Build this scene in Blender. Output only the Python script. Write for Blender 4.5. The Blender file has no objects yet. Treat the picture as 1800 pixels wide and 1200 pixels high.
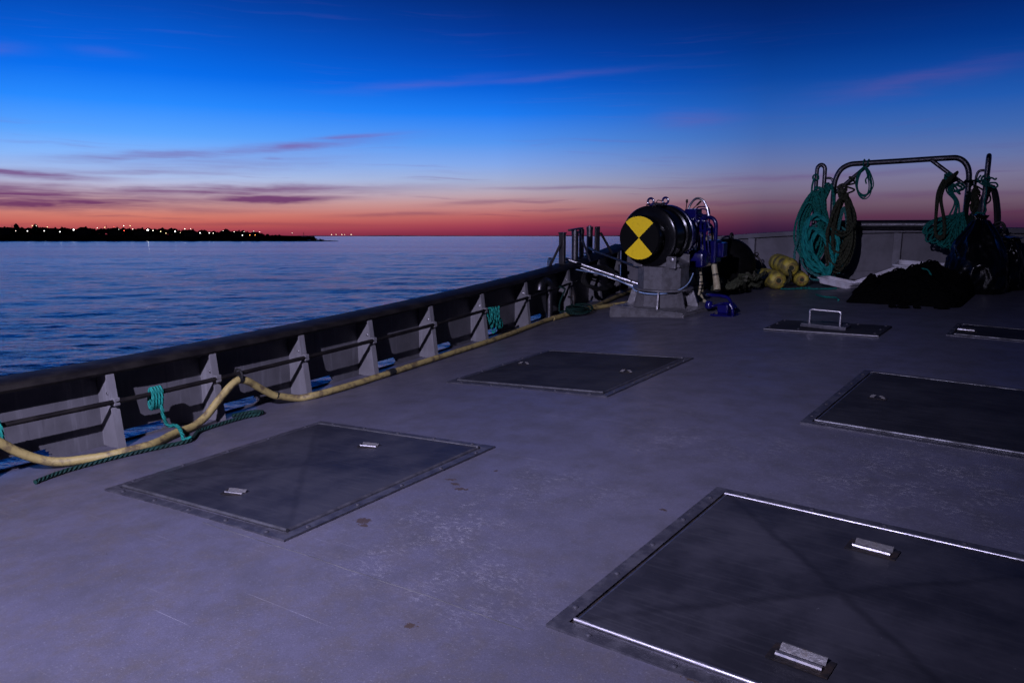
import bpy, bmesh, math, random
from mathutils import Vector, Matrix, noise
random.seed(7)
R = math.radians
sc = bpy.context.scene
col = sc.collection

# ------------------------------------------------------------------ frames
# World: z up, sea at z = 0.  The boat is built in its own frame (x to starboard,
# y along the boat, z up from the crown of the deck, one unit = 1.4 m) and is then
# set on the sea with its trim by BOATM.
S = 1.4
EYE = 3.0
sc.render.resolution_x, sc.render.resolution_y = 1024, 682

cam_d = bpy.data.cameras.new('camera')
cam = bpy.data.objects.new('camera', cam_d)
col.objects.link(cam)
cam_d.sensor_width = 36
cam_d.lens = 1424 / 1800 * 36
cam_d.clip_start = 0.05
cam_d.clip_end = 90000
cam.location = (0, 0, EYE)
cam.rotation_euler = (R(90 - 7.42), 0, 0)
sc.camera = cam
WC = Matrix.Translation((0, 0, EYE)) @ Matrix.Rotation(R(90 - 7.42), 4, 'X')
cr = Vector((0.81176803, 0.58396023, -0.00480795))
cu = Vector((-0.11198666, 0.16374332, 0.98012607))
cf = Vector((-0.57314192, 0.79509658, -0.19831735))
DC = Matrix(((cr.x, cu.x, -cf.x, 0), (cr.y, cu.y, -cf.y, 0), (cr.z, cu.z, -cf.z, S), (0, 0, 0, 1)))
BOATM = WC @ DC.inverted()

# ------------------------------------------------------------------ view
sc.render.engine = 'CYCLES'
sc.cycles.use_denoising = True
try:
    sc.cycles.denoiser = 'OPENIMAGEDENOISE'
except Exception:
    pass
sc.cycles.use_adaptive_sampling = True
sc.cycles.adaptive_threshold = .02
sc.cycles.max_bounces = 5
sc.cycles.sample_clamp_indirect = 4
sc.cycles.caustics_reflective = False
sc.cycles.caustics_refractive = False
sc.view_settings.view_transform = 'Standard'
sc.view_settings.look = 'None'
sc.view_settings.exposure = 0
sc.view_settings.gamma = 1


def lin(c):
    return tuple(((v / 255) / 12.92 if v / 255 <= .04045 else ((v / 255 + .055) / 1.055) ** 2.4) for v in c)


# ------------------------------------------------------------------ node helper
class N:
    def __init__(s, tree):
        s.t = tree

    def new(s, typ, **kw):
        n = s.t.nodes.new(typ)
        for k, v in kw.items():
            setattr(n, k, v)
        return n

    def put(s, sock, v):
        if v is None:
            return
        if isinstance(v, bpy.types.NodeSocket):
            s.t.links.new(v, sock)
        else:
            if hasattr(sock, 'default_value'):
                try:
                    sock.default_value = v
                except Exception:
                    sock.default_value = (*v, 1)

    def m(s, op, a, b=None, c=None, clamp=False):
        n = s.new('ShaderNodeMath', operation=op)
        n.use_clamp = clamp
        for i, v in enumerate((a, b, c)):
            s.put(n.inputs[i], v)
        return n.outputs[0]

    def rng(s, v, a, b, c=0., d=1., smooth=False):
        n = s.new('ShaderNodeMapRange')
        n.interpolation_type = 'SMOOTHSTEP' if smooth else 'LINEAR'
        for i, x in enumerate((v, a, b, c, d)):
            s.put(n.inputs[i], x)
        return n.outputs[0]

    def mix(s, f, a, b, blend='MIX'):
        n = s.new('ShaderNodeMix', data_type='RGBA', blend_type=blend)
        s.put(n.inputs[0], f)
        s.put(n.inputs[6], a if isinstance(a, bpy.types.NodeSocket) else (*a[:3], 1))
        s.put(n.inputs[7], b if isinstance(b, bpy.types.NodeSocket) else (*b[:3], 1))
        return n.outputs[2]

    def comb(s, x, y, z):
        n = s.new('ShaderNodeCombineXYZ')
        for i, v in enumerate((x, y, z)):
            s.put(n.inputs[i], v)
        return n.outputs[0]

    def noise(s, vec, scale, detail=4., rough=.55, dist=0., dim='3D'):
        n = s.new('ShaderNodeTexNoise', noise_dimensions=dim)
        s.put(n.inputs['Vector'], vec)
        s.put(n.inputs['Scale'], scale)
        s.put(n.inputs['Detail'], detail)
        s.put(n.inputs['Roughness'], rough)
        s.put(n.inputs['Distortion'], dist)
        return n.outputs['Fac']

    def mapping(s, vec, scale=(1, 1, 1), rot=(0, 0, 0), loc=(0, 0, 0)):
        n = s.new('ShaderNodeMapping')
        s.put(n.inputs['Vector'], vec)
        n.inputs['Location'].default_value = loc
        n.inputs['Rotation'].default_value = rot
        n.inputs['Scale'].default_value = scale
        return n.outputs[0]

    def ramp(s, fac, stops):
        n = s.new('ShaderNodeValToRGB')
        cr_ = n.color_ramp
        while len(cr_.elements) < len(stops):
            cr_.elements.new(1.0)
        for e, (p, c) in zip(cr_.elements, stops):
            e.position = p
        for e, (p, c) in zip(cr_.elements, stops):
            e.color = (*c, 1)
        s.put(n.inputs[0], fac)
        return n.outputs[0]


# ------------------------------------------------------------------ world: dusk sky
w = bpy.data.worlds.new('World')
sc.world = w
w.use_nodes = True
w.node_tree.nodes.clear()
n = N(w.node_tree)
geo = n.new('ShaderNodeTexCoord')
sep = n.new('ShaderNodeSeparateXYZ')
w.node_tree.links.new(geo.outputs['Generated'], sep.inputs[0])
DX, DY, DZ = sep.outputs
el = n.m('MULTIPLY', n.m('ARCSINE', DZ), 57.2958)
az = n.m('MULTIPLY', n.m('ARCTAN2', DX, DY), 57.2958)
SUNAZ = -26.0
dd = n.m('ABSOLUTE', n.m('SUBTRACT', az, SUNAZ))
dd = n.m('MINIMUM', dd, n.m('SUBTRACT', 360., dd))          # angle from the afterglow
ELS = [0.0, 0.4, 0.77, 1.36, 2.15, 2.93, 3.7, 4.86, 6.39, 8.27, 10.1, 11.9, 13.7, 15.4, 22, 45]
GL = [(142, 52, 72), (170, 72, 82), (200, 98, 90), (212, 128, 114), (208, 164, 162), (194, 186, 208), (174, 194, 236), (138, 186, 252),
      (88, 164, 255), (38, 138, 255), (2, 110, 238), (0, 93, 214), (0, 76, 186), (0, 60, 160), (0, 36, 100), (0, 12, 42)]
GC = [(112, 36, 66), (140, 50, 78), (160, 64, 84), (184, 98, 100), (194, 138, 140), (184, 164, 178), (164, 174, 208), (130, 166, 232),
      (82, 148, 240), (24, 122, 242), (0, 92, 212), (0, 70, 178), (0, 52, 146), (0, 40, 118), (0, 24, 72), (0, 9, 34)]
GR = [(44, 22, 52), (56, 29, 60), (70, 37, 67), (90, 58, 80), (110, 88, 108), (118, 106, 132), (120, 116, 150), (100, 116, 168),
      (66, 106, 178), (32, 90, 178), (8, 70, 160), (0, 52, 136), (0, 38, 112), (0, 28, 90), (0, 18, 58), (0, 7, 28)]
GN = [(14, 14, 34), (15, 15, 36), (16, 16, 38), (17, 18, 42), (18, 20, 46), (18, 22, 50), (17, 24, 54), (15, 25, 58),
      (12, 25, 60), (9, 24, 60), (6, 22, 58), (4, 20, 55), (3, 18, 51), (2, 16, 47), (0, 11, 38), (0, 6, 24)]
elf = n.m('DIVIDE', el, 45., clamp=True)
ramps = [n.ramp(elf, [(e / 45, lin(c)) for e, c in zip(ELS, g)]) for g in (GL, GC, GR, GN)]
skyc = n.mix(n.rng(dd, 3, 26, smooth=False), ramps[0], ramps[1])
skyc = n.mix(n.rng(dd, 25, 43), skyc, ramps[2])
skyc = n.mix(n.rng(dd, 46, 125, smooth=True), skyc, ramps[3])
# streaky high cloud, lit mauve from below
warp = n.noise(n.comb(n.m('MULTIPLY', az, .16), n.m('MULTIPLY', el, .9), 0.), 1., 4., .6)
warp2 = n.noise(n.comb(n.m('MULTIPLY', az, .05), n.m('MULTIPLY', el, .12), 3.), 1., 3., .5)
elw = n.m('ADD', el, n.m('MULTIPLY', n.m('SUBTRACT', warp2, .5), 2.2))
fil = n.noise(n.comb(n.m('MULTIPLY', az, .10), n.m('MULTIPLY', elw, 2.6), 1.), 1., 5., .62)
patch = n.noise(n.comb(n.m('MULTIPLY', az, .07), n.m('MULTIPLY', el, .30), 9.), 1., 2., .5)
gen = n.m('MULTIPLY', n.rng(fil, .50, .72, smooth=True), n.rng(patch, .42, .62, smooth=True))
gen = n.m('MULTIPLY', gen, n.rng(el, 3.2, 7.5, .62, .05))
gen = n.m('MULTIPLY', gen, n.rng(el, -.1, .5))
mask = gen


def streak(az0, el0, la, th, slope, amp):
    du = n.m('SUBTRACT', az, az0)
    v = n.m('SUBTRACT', n.m('SUBTRACT', el, el0), n.m('MULTIPLY', du, slope))
    v = n.m('ADD', v, n.m('MULTIPLY', n.m('SUBTRACT', warp, .5), th * 3.2))
    a = n.m('POWER', n.m('DIVIDE', du, la), 2.)
    b = n.m('POWER', n.m('DIVIDE', v, th), 2.)
    g = n.m('EXPONENT', n.m('MULTIPLY', n.m('ADD', a, b), -1.))
    g = n.m('MULTIPLY', g, n.rng(fil, .30, .62, .45, 1.1))
    return n.m('MULTIPLY', g, amp)


for st in [(-27, 1.75, 9, .30, .0, .8), (-33, 2.6, 7, .6, .02, .9), (-20, 4.6, 9, .7, .06, .34), (-30, 2.25, 11, .60, .006, 1.1), (-21, 2.85, 12, .36, .030, .95), (-31, 3.65, 5.0, .26, -.01, 1.), (-16.5, 2.45, 4.6, .25, .012, 1.25),
           (-23, 5.0, 6., .36, .065, .66), (-15, 5.85, 5.5, .32, .10, .70), (-11, 6.6, 3.2, .16, .09, .62), (-16.2, 5.05, 1.0, .16, 0, .5),
           (-25, 4.0, 7, .18, .01, .55), (-6, 10.1, 5.0, .26, .10, .20), (2, 10.6, 6.0, .22, .07, .20), (26, 9.4, 5.5, .55, .12, .32),
           (12.5, 7.7, 2.6, .5, .05, .30), (-8, 1.45, 4, .13, .02, .55), (-2, 2.3, 3.5, .16, .05, .50), (3, 3.3, 5, .12, .01, .45), (16, 2.2, 7, .18, .01, .55),
           (20, 3.8, 9, .20, .03, .35), (27, 2.5, 8, .22, .0, .40), (9, 1.35, 5, .14, .02, .45), (-33, 10.6, 2.4, .35, .03, .30), (-26, 11, 1.6, .25, 0, .15),
           (-18, .75, 9, .14, .0, .35), (24, 1.2, 8, .16, .0, .35), (60, 3, 14, .5, .02, .35), (-70, 4, 14, .6, .02, .35), (-55, 2.2, 12, .4, 0, .45)]:
    mask = n.m('MAXIMUM', mask, streak(*st))
mask = n.m('MINIMUM', mask, 1.)
cc = n.mix(n.rng(el, 1., 7.), lin((112, 52, 80)), lin((122, 98, 174)))
cc = n.mix(n.rng(dd, 20, 90), cc, n.mix(n.rng(el, 1., 9.), lin((52, 24, 54)), lin((48, 50, 128))))
cc = n.mix(n.rng(dd, 90, 150), cc, lin((10, 11, 28)))
skyc = n.mix(mask, skyc, cc)
# below the horizon: dark sea haze
skyc = n.mix(n.rng(el, -.6, -.1), lin((8, 12, 34)), skyc)
nish = n.new('ShaderNodeTexSky', sky_type='NISHITA')
nish.sun_disc = False
nish.sun_elevation = R(-3.5)
nish.sun_rotation = R(SUNAZ)
bg2 = n.new('ShaderNodeBackground')
w.node_tree.links.new(nish.outputs[0], bg2.inputs[0])
bg2.inputs[1].default_value = 0.012
bg = n.new('ShaderNodeBackground')
w.node_tree.links.new(skyc, bg.inputs[0])
bg.inputs[1].default_value = 1.0
ads = n.new('ShaderNodeAddShader')
w.node_tree.links.new(bg.outputs[0], ads.inputs[0])
w.node_tree.links.new(bg2.outputs[0], ads.inputs[1])
wo = n.new('ShaderNodeOutputWorld')
w.node_tree.links.new(ads.outputs[0], wo.inputs[0])

# the boat's deck floodlight, up behind the photographer (its shadows are all over the photograph)
fl = bpy.data.lights.new('deck_floodlight', 'SPOT')
fl.energy = 4300
fl.color = (.70, .66, 1.0)
fl.spot_size = R(77)
fl.spot_blend = 1.0
fl.shadow_soft_size = .05
flo = bpy.data.objects.new('deck_floodlight', fl)
col.objects.link(flo)
LP = Vector((-.95, -1.7, 2.95)) * S
LT = Vector((-2.7, 2.1, 0)) * S
flo.matrix_world = BOATM @ (Matrix.Translation(LP) @ (LT - LP).to_track_quat('-Z', 'Y').to_matrix().to_4x4())

# ------------------------------------------------------------------ materials
MATS = {}


def material(name):
    m = bpy.data.materials.new(name)
    m.use_nodes = True
    nn = N(m.node_tree)
    b = m.node_tree.nodes['Principled BSDF']
    MATS[name] = m
    return m, nn, b


def plain(name, base, rough=.5, metal=0., c2=None, scale=6., spec=.5, bump=0., bscale=40., coat=0., rvar=.0, lo=.4, hi=.65):
    m, nn, b = material(name)
    tc = nn.new('ShaderNodeTexCoord').outputs['Object']
    if c2 is not None:
        f = nn.rng(nn.noise(tc, scale, 6, .65), lo, hi, smooth=True)
        nn.put(b.inputs['Base Color'], nn.mix(f, base, c2))
        if rvar:
            nn.put(b.inputs['Roughness'], nn.rng(f, 0, 1, rough, rough + rvar))
        else:
            b.inputs['Roughness'].default_value = rough
    else:
        b.inputs['Base Color'].default_value = (*base, 1)
        b.inputs['Roughness'].default_value = rough
    b.inputs['Metallic'].default_value = metal
    b.inputs['Specular IOR Level'].default_value = spec
    b.inputs['Coat Weight'].default_value = coat
    if bump:
        bp = nn.new('ShaderNodeBump')
        bp.inputs['Strength'].default_value = bump
        bp.inputs['Distance'].default_value = .01
        nn.put(bp.inputs['Height'], nn.noise(tc, bscale, 4, .6))
        m.node_tree.links.new(bp.outputs[0], b.inputs['Normal'])
    return m


def deck_material():
    m, nn, b = material('deck_paint')
    tc = nn.new('ShaderNodeTexCoord').outputs['Object']
    big = nn.noise(tc, .8, 5, .6)
    mid = nn.noise(tc, 5., 6, .65)
    fine = nn.noise(tc, 60., 4, .7)
    c = nn.mix(nn.rng(big, .35, .7), (.090, .087, .124), (.118, .114, .158))
    c = nn.mix(nn.m('MULTIPLY', nn.rng(mid, .42, .72), .75), c, (.060, .058, .068))
    # brownish grime towards the forward, walked-on end of the deck
    sp = nn.new('ShaderNodeSeparateXYZ')
    m.node_tree.links.new(tc, sp.inputs[0])
    gr = nn.m('MULTIPLY', nn.rng(nn.noise(tc, 6.5, 7, .75), .42, .66, smooth=True), nn.rng(sp.outputs[1], 3.4, 1.6))
    c = nn.mix(nn.m('MULTIPLY', gr, .5), c, (.094, .080, .068))
    # scuffs: worn, chalky flecks gathered in traffic patches
    pat = nn.m('MULTIPLY', nn.rng(nn.noise(tc, 1.6, 4, .6), .56, .72, smooth=True), .35)
    for bx_, by_, br_, ba_ in ((-2.04, 2.41, .26, .8), (-2.09, 2.75, .22, .7), (-2.03, 3.04, .25, .6), (-1.64, 2.03, .24, .9), (-2.02, 2.05, .25, .45), (-1.8, 4.01, .30, .6), (-1.31, 4.07, .30, .55), (-.5, 4.19, .42, 1.), (-.22, 3.81, .34, .9), (-.67, 3.81, .36, .8), (-1.89, 6.29, .28, .5), (-1.72, 3.05, .2, .5), (.4, 4.1, .5, .9)):
        gx_ = nn.m('POWER', nn.m('DIVIDE', nn.m('SUBTRACT', sp.outputs[0], bx_), br_), 2.)
        gy_ = nn.m('POWER', nn.m('DIVIDE', nn.m('SUBTRACT', sp.outputs[1], by_), br_), 2.)
        pat = nn.m('MAXIMUM', pat, nn.m('MULTIPLY', nn.m('EXPONENT', nn.m('MULTIPLY', nn.m('ADD', gx_, gy_), -1.)), ba_ * .85))
    pat = nn.m('MULTIPLY', pat, nn.rng(nn.noise(tc, 4.6, 6, .72), .40, .62))
    fl1 = nn.rng(nn.noise(nn.mapping(tc, (26, 44, 1), (0, 0, .45)), 1., 8, .82), .495, .63, smooth=True)
    fl2 = nn.rng(nn.noise(nn.mapping(tc, (9, 70, 1), (0, 0, .5)), 1., 4, .6), .56, .68, smooth=True)
    fl3 = nn.rng(nn.noise(nn.mapping(tc, (80, 5, 1), (0, 0, -.35)), 1., 3, .5), .62, .71, smooth=True)
    lines = None
    for ang, sd in ((.55, 0.), (-.9, 3.), (1.9, 7.), (.1, 11.)):
        l1 = nn.rng(nn.noise(nn.mapping(tc, (1.3, 95, 1), (0, 0, ang), (sd, sd * 2, 0)), 1., 2, .4), .735, .77, smooth=True)
        l1 = nn.m('MULTIPLY', l1, nn.rng(nn.noise(nn.mapping(tc, (1, 1, 1), (0, 0, 0), (sd * 3, sd, 1)), 1.7, 2, .5), .50, .60))
        lines = l1 if lines is None else nn.m('MAXIMUM', lines, l1)
    wear = nn.m('MULTIPLY', nn.m('MAXIMUM', fl1, nn.m('MAXIMUM', nn.m('MULTIPLY', fl2, .45), nn.m('MULTIPLY', fl3, .40))), pat)
    wear = nn.m('MAXIMUM', wear, nn.m('MULTIPLY', lines, .28))
    c = nn.mix(nn.m('MULTIPLY', wear, .9), c, (.42, .41, .46))
    # rust chips
    vo = nn.new('ShaderNodeTexVoronoi')
    nn.put(vo.inputs['Vector'], nn.mapping(tc, (1, 1.5, 1)))
    vo.inputs['Scale'].default_value = 2.6
    sc3 = nn.new('ShaderNodeSeparateColor')
    m.node_tree.links.new(vo.outputs['Color'], sc3.inputs[0])
    dn = nn.m('ADD', vo.outputs['Distance'], nn.m('MULTIPLY', nn.m('SUBTRACT', nn.noise(tc, 22., 4, .6), .5), .22))
    ch = nn.m('MULTIPLY', nn.rng(dn, .07, .045), nn.m('GREATER_THAN', sc3.outputs[0], .94))
    for rx_, ry_, rs_ in ((-2.45, 2.29, .050), (-2.39, 2.84, .026), (-2.33, 2.80, .034), (-2.45, 2.88, .022), (-1.67, 1.75, .024), (-.81, 1.98, .03), (-1.4, 3.05, .018), (-2.40, 2.25, .03)):
        gx_ = nn.m('POWER', nn.m('SUBTRACT', sp.outputs[0], rx_), 2.)
        gy_ = nn.m('POWER', nn.m('MULTIPLY', nn.m('SUBTRACT', sp.outputs[1], ry_), 1.6), 2.)
        dq = nn.m('ADD', nn.m('SQRT', nn.m('ADD', gx_, gy_)), nn.m('MULTIPLY', nn.m('SUBTRACT', nn.noise(tc, 30., 4, .7), .5), .16))
        ch = nn.m('MAXIMUM', ch, nn.rng(dq, rs_, rs_ * .75))
    sm = nn.m('MULTIPLY', nn.rng(nn.noise(tc, 38., 2, .5), .74, .78), nn.rng(nn.noise(tc, 2.1, 2, .5), .5, .6))
    c = nn.mix(ch, c, (.058, .038, .026))
    c = nn.mix(nn.m('MULTIPLY', sm, .8), c, (.035, .03, .03))
    grit = nn.noise(tc, 170., 3, .7)
    c = nn.mix(nn.rng(grit, .35, .68, 0., .45), c, (.052, .051, .060))
    c = nn.mix(nn.rng(nn.noise(tc, 110., 2, .6), .62, .72, 0., .35), c, (.20, .20, .23))
    m.node_tree.links.new(c, b.inputs['Base Color'])
    ro = nn.rng(mid, .3, .75, .34, .52)
    nn.put(b.inputs['Roughness'], nn.m('ADD', ro, nn.m('MULTIPLY', wear, .25)))
    b.inputs['Specular IOR Level'].default_value = .42
    bp = nn.new('ShaderNodeBump')
    bp.inputs['Strength'].default_value = .35
    bp.inputs['Distance'].default_value = .004
    nn.put(bp.inputs['Height'], nn.m('ADD', nn.m('MULTIPLY', fine, .35), nn.m('ADD', nn.m('ADD', mid, nn.m('MULTIPLY', nn.noise(tc, 1.7, 2, .5), 6.)), nn.m('MULTIPLY', wear, -.4))))
    m.node_tree.links.new(bp.outputs[0], b.inputs['Normal'])
    return m


def lid_material(name, base, tint, crease=0.):
    m, nn, b = material(name)
    tc = nn.new('ShaderNodeTexCoord').outputs['Object']
    a = nn.noise(tc, 2.4, 6, .62)
    g = nn.noise(nn.mapping(tc, (3, 60, 1)), 1., 4, .6)
    c = nn.mix(nn.rng(a, .36, .66, smooth=True), base, tint)
    c = nn.mix(nn.m('MULTIPLY', nn.rng(g, .5, .7), .25), c, (.09, .09, .10))
    sp = nn.rng(nn.noise(tc, 55., 4, .7), .70, .76)
    c = nn.mix(nn.m('MULTIPLY', sp, .5), c, (.25, .25, .27))
    if crease:                                     # dirt that has settled along the cross-broken creases
        sp = nn.new('ShaderNodeSeparateXYZ')
        m.node_tree.links.new(tc, sp.inputs[0])
        wob = nn.m('MULTIPLY', nn.m('SUBTRACT', nn.noise(tc, 4., 5, .65), .5), .11)
        ln = nn.m('ABSOLUTE', nn.m('ADD', nn.m('SUBTRACT', nn.m('ABSOLUTE', sp.outputs[0]), nn.m('ABSOLUTE', sp.outputs[1])), wob))
        cr_ = nn.m('MULTIPLY', nn.rng(ln, .045, .0, smooth=True), nn.rng(nn.noise(tc, 3.1, 3, .5), .30, .55, .35, .95))
        c = nn.mix(nn.m('MULTIPLY', cr_, crease), c, (.012, .012, .016))
    m.node_tree.links.new(c, b.inputs['Base Color'])
    b.inputs['Metallic'].default_value = .35 if crease else .1
    nn.put(b.inputs['Roughness'], nn.rng(a, .3, .7, .36, .55) if crease else .6)
    b.inputs['Specular IOR Level'].default_value = .3 if crease else .12
    bp = nn.new('ShaderNodeBump')
    bp.inputs['Strength'].default_value = .25
    bp.inputs['Distance'].default_value = .004
    nn.put(bp.inputs['Height'], nn.m('ADD', a, nn.m('MULTIPLY', g, .15)))
    m.node_tree.links.new(bp.outputs[0], b.inputs['Normal'])


def rope_material(name, c1, c2, strands=3, pitch=26., rough=.75):
    m, nn, b = material(name)
    uv = nn.new('ShaderNodeUVMap').outputs[0]
    sp = nn.new('ShaderNodeSeparateXYZ')
    m.node_tree.links.new(uv, sp.inputs[0])
    ph = nn.m('ADD', nn.m('MULTIPLY', sp.outputs[0], pitch), nn.m('MULTIPLY', sp.outputs[1], float(strands)))
    sn = nn.m('SINE', nn.m('MULTIPLY', ph, 6.28318))
    tc = nn.new('ShaderNodeTexCoord').outputs['Object']
    dirt = nn.noise(tc, 9., 5, .65)
    c = nn.mix(nn.rng(dirt, .38, .68), c1, c2)
    c = nn.mix(nn.rng(sn, -1, -.35, .6, 0.), c, tuple(v * .45 for v in c1))  # shade between the strands, painted in as darker grooves
    m.node_tree.links.new(c, b.inputs['Base Color'])
    b.inputs['Roughness'].default_value = rough
    b.inputs['Specular IOR Level'].default_value = .25
    bp = nn.new('ShaderNodeBump')
    bp.inputs['Strength'].default_value = .7
    bp.inputs['Distance'].default_value = .006
    nn.put(bp.inputs['Height'], sn)
    m.node_tree.links.new(bp.outputs[0], b.inputs['Normal'])


deck_material()
lid_material('lid_steel', (.026, .026, .033), (.050, .050, .062), .3)
lid_material('lid_crossed', (.026, .026, .033), (.054, .053, .066), .5)
lid_material('lid_dark', (.015, .015, .019), (.026, .026, .032))
plain('frame_steel', (.058, .057, .072), .42, .5, (.105, .103, .122), 14, bump=.2)
plain('bead_steel_dimmed', (.18, .18, .20), .5, .8, (.08, .08, .09), 10, rvar=.15)  # darkened copy of the edge steel, weaker highlight put into its colour
plain('bright_steel', (.62, .61, .65), .34, 1., (.42, .40, .40), 30, rvar=.15)
plain('bead_steel', (.40, .39, .43), .42, 1., (.34, .33, .35), 14, rvar=.15)
plain('tube_steel', (.17, .165, .18), .38, 1., (.10, .095, .10), 18, rvar=.15, bump=.1)
plain('rusty_steel', (.17, .165, .17), .45, .7, (.08, .06, .045), 45, rvar=.25, bump=.3, lo=.56, hi=.74)
def streaked_paint(name, c1, c2, c3):
    m, nn, b = material(name)
    tc = nn.new('ShaderNodeTexCoord').outputs['Object']
    st = nn.noise(nn.mapping(tc, (24, 24, 1.6)), 1., 5, .65)
    bl = nn.noise(tc, 5., 5, .6)
    c = nn.mix(nn.rng(bl, .35, .7), c1, c2)
    c = nn.mix(nn.m('MULTIPLY', nn.rng(st, .52, .70, smooth=True), .55), c, c3)
    c = nn.mix(nn.m('MULTIPLY', nn.rng(st, .40, .28, smooth=True), .5), c, tuple(v * .55 for v in c2))
    rs = nn.m('MULTIPLY', nn.rng(nn.noise(nn.mapping(tc, (9, 9, 3)), 1., 6, .7), .66, .74), nn.rng(bl, .45, .6))
    c = nn.mix(nn.m('MULTIPLY', rs, .7), c, (.085, .05, .03))
    m.node_tree.links.new(c, b.inputs['Base Color'])
    b.inputs['Roughness'].default_value = .5
    b.inputs['Specular IOR Level'].default_value = .3
    bp = nn.new('ShaderNodeBump')
    bp.inputs['Strength'].default_value = .2
    bp.inputs['Distance'].default_value = .01
    nn.put(bp.inputs['Height'], nn.m('ADD', bl, nn.noise(tc, 2.2, 2, .5)))
    m.node_tree.links.new(bp.outputs[0], b.inputs['Normal'])


streaked_paint('grey_paint', (.155, .150, .160), (.118, .114, .120), (.21, .205, .22))
streaked_paint('bulwark_paint', (.094, .091, .101), (.066, .064, .070), (.14, .137, .15))
plain('stern_post_lit', (.25, .24, .27), .5, 0., (.19, .18, .20), 6, spec=.3)  # lighter than the plating: light on the posts put into the colour
plain('stern_paint', (.190, .180, .205), .55, 0., (.140, .134, .150), 3, spec=.3, bump=.1, bscale=24)
plain('cap_black', (.007, .006, .0065), .55, 0., (.016, .014, .013), 6, spec=.12, bump=.25, bscale=22)
plain('seam_dark', (.055, .054, .060), .6, 0., (.10, .098, .105), 6, spec=.2)
plain('fender_black', (.003, .003, .003), .6, 0., (.006, .006, .006), 10, spec=.12)
plain('rubber', (.012, .012, .012), .55, 0., (.022, .021, .020), 20, spec=.35)
plain('post_steel', (.09, .085, .09), .38, .7, (.05, .045, .045), 16, rvar=.2, bump=.2)
plain('winch_black', (.004, .004, .005), .20, 0., (.006, .006, .007), 9, spec=.24, bump=.08, bscale=18)
plain('winch_blue', (.006, .005, .095), .22, 0., (.004, .0035, .06), 8, spec=.5, coat=.3, bump=.12, bscale=40)
plain('winch_grey', (.165, .16, .172), .36, .25, (.095, .09, .095), 12, rvar=.2, bump=.2)
plain('sign_yellow', (.90, .62, .004), .5, 0., (.70, .47, .004), 26, bump=.25, bscale=40, lo=.5, hi=.75)
plain('sign_black', (.0025, .0025, .0025), .55, spec=.12)
plain('hose_yellow', (.31, .245, .085), .6, 0., (.11, .08, .04), 13, bump=.25, bscale=60, lo=.46, hi=.66)
plain('hose_cream', (.45, .41, .25), .5, 0., (.30, .24, .14), 11, bump=.2, bscale=60)
plain('tube_blue', (.28, .40, .62), .35)
plain('float_yellow', (.52, .42, .045), .55, 0., (.17, .14, .04), 7, bump=.3, bscale=30, lo=.42, hi=.6)
plain('float_cap', (.30, .24, .06), .65, 0., (.30, .13, .03), 12, bump=.3)
plain('foam_white', (.74, .72, .78), .6, 0., (.60, .56, .58), 8)
plain('bag_black', (.003, .003, .003), .22, 0., spec=.42, bump=.12, bscale=6)
plain('net_black', (.0022, .0022, .0026), .95, 0., (.004, .004, .004), 30, spec=.03, bump=.5, bscale=60)
plain('gear_black', (.012, .011, .012), .5, 0., (.03, .022, .018), 20, spec=.3, bump=.3)
plain('hull_paint', (.02, .05, .12), .4)
plain('land_soil', (.010, .010, .009), .95, 0., (.016, .015, .012), .05, spec=.0)
plain('tree_leaf', (.012, .014, .010), .9, 0., (.020, .022, .014), .4, spec=.0)
plain('house_wall', (.05, .048, .045), .9, spec=.0)
plain('house_roof', (.015, .014, .014), .9, spec=.0)
plain('pole_steel', (.05, .05, .05), .6, .5)
rope_material('rope_teal', (.010, .235, .190), (.008, .140, .115))
rope_material('rope_teal_pale', (.055, .245, .230), (.030, .150, .140))
rope_material('rope_teal_thick', (.010, .30, .27), (.008, .19, .17), 3, 9.)
rope_material('rope_green', (.004, .034, .026), (.004, .018, .015), 3, 48.)
rope_material('rope_olive', (.050, .054, .030), (.028, .031, .018))
rope_material('rope_grey', (.10, .10, .07), (.055, .055, .035), 3, 14.)


def emit(name, c, s):
    m, nn, b = material(name)
    b.inputs['Base Color'].default_value = (*c, 1)
    b.inputs['Emission Color'].default_value = (*c, 1)
    b.inputs['Emission Strength'].default_value = s


emit('lamp_white', (1, .96, .92), 5)
emit('lamp_glitter', (1, .95, .92), 18)
emit('lamp_small', (1, .93, .78), 8)
emit('lamp_yellow', (1, .78, .38), 6)
emit('lamp_orange', (1, .38, .08), 6)
emit('lamp_red', (1, .10, .06), 7)
emit('lamp_far', (1, .85, .6), 5)

# ------------------------------------------------------------------ mesh helper


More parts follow.
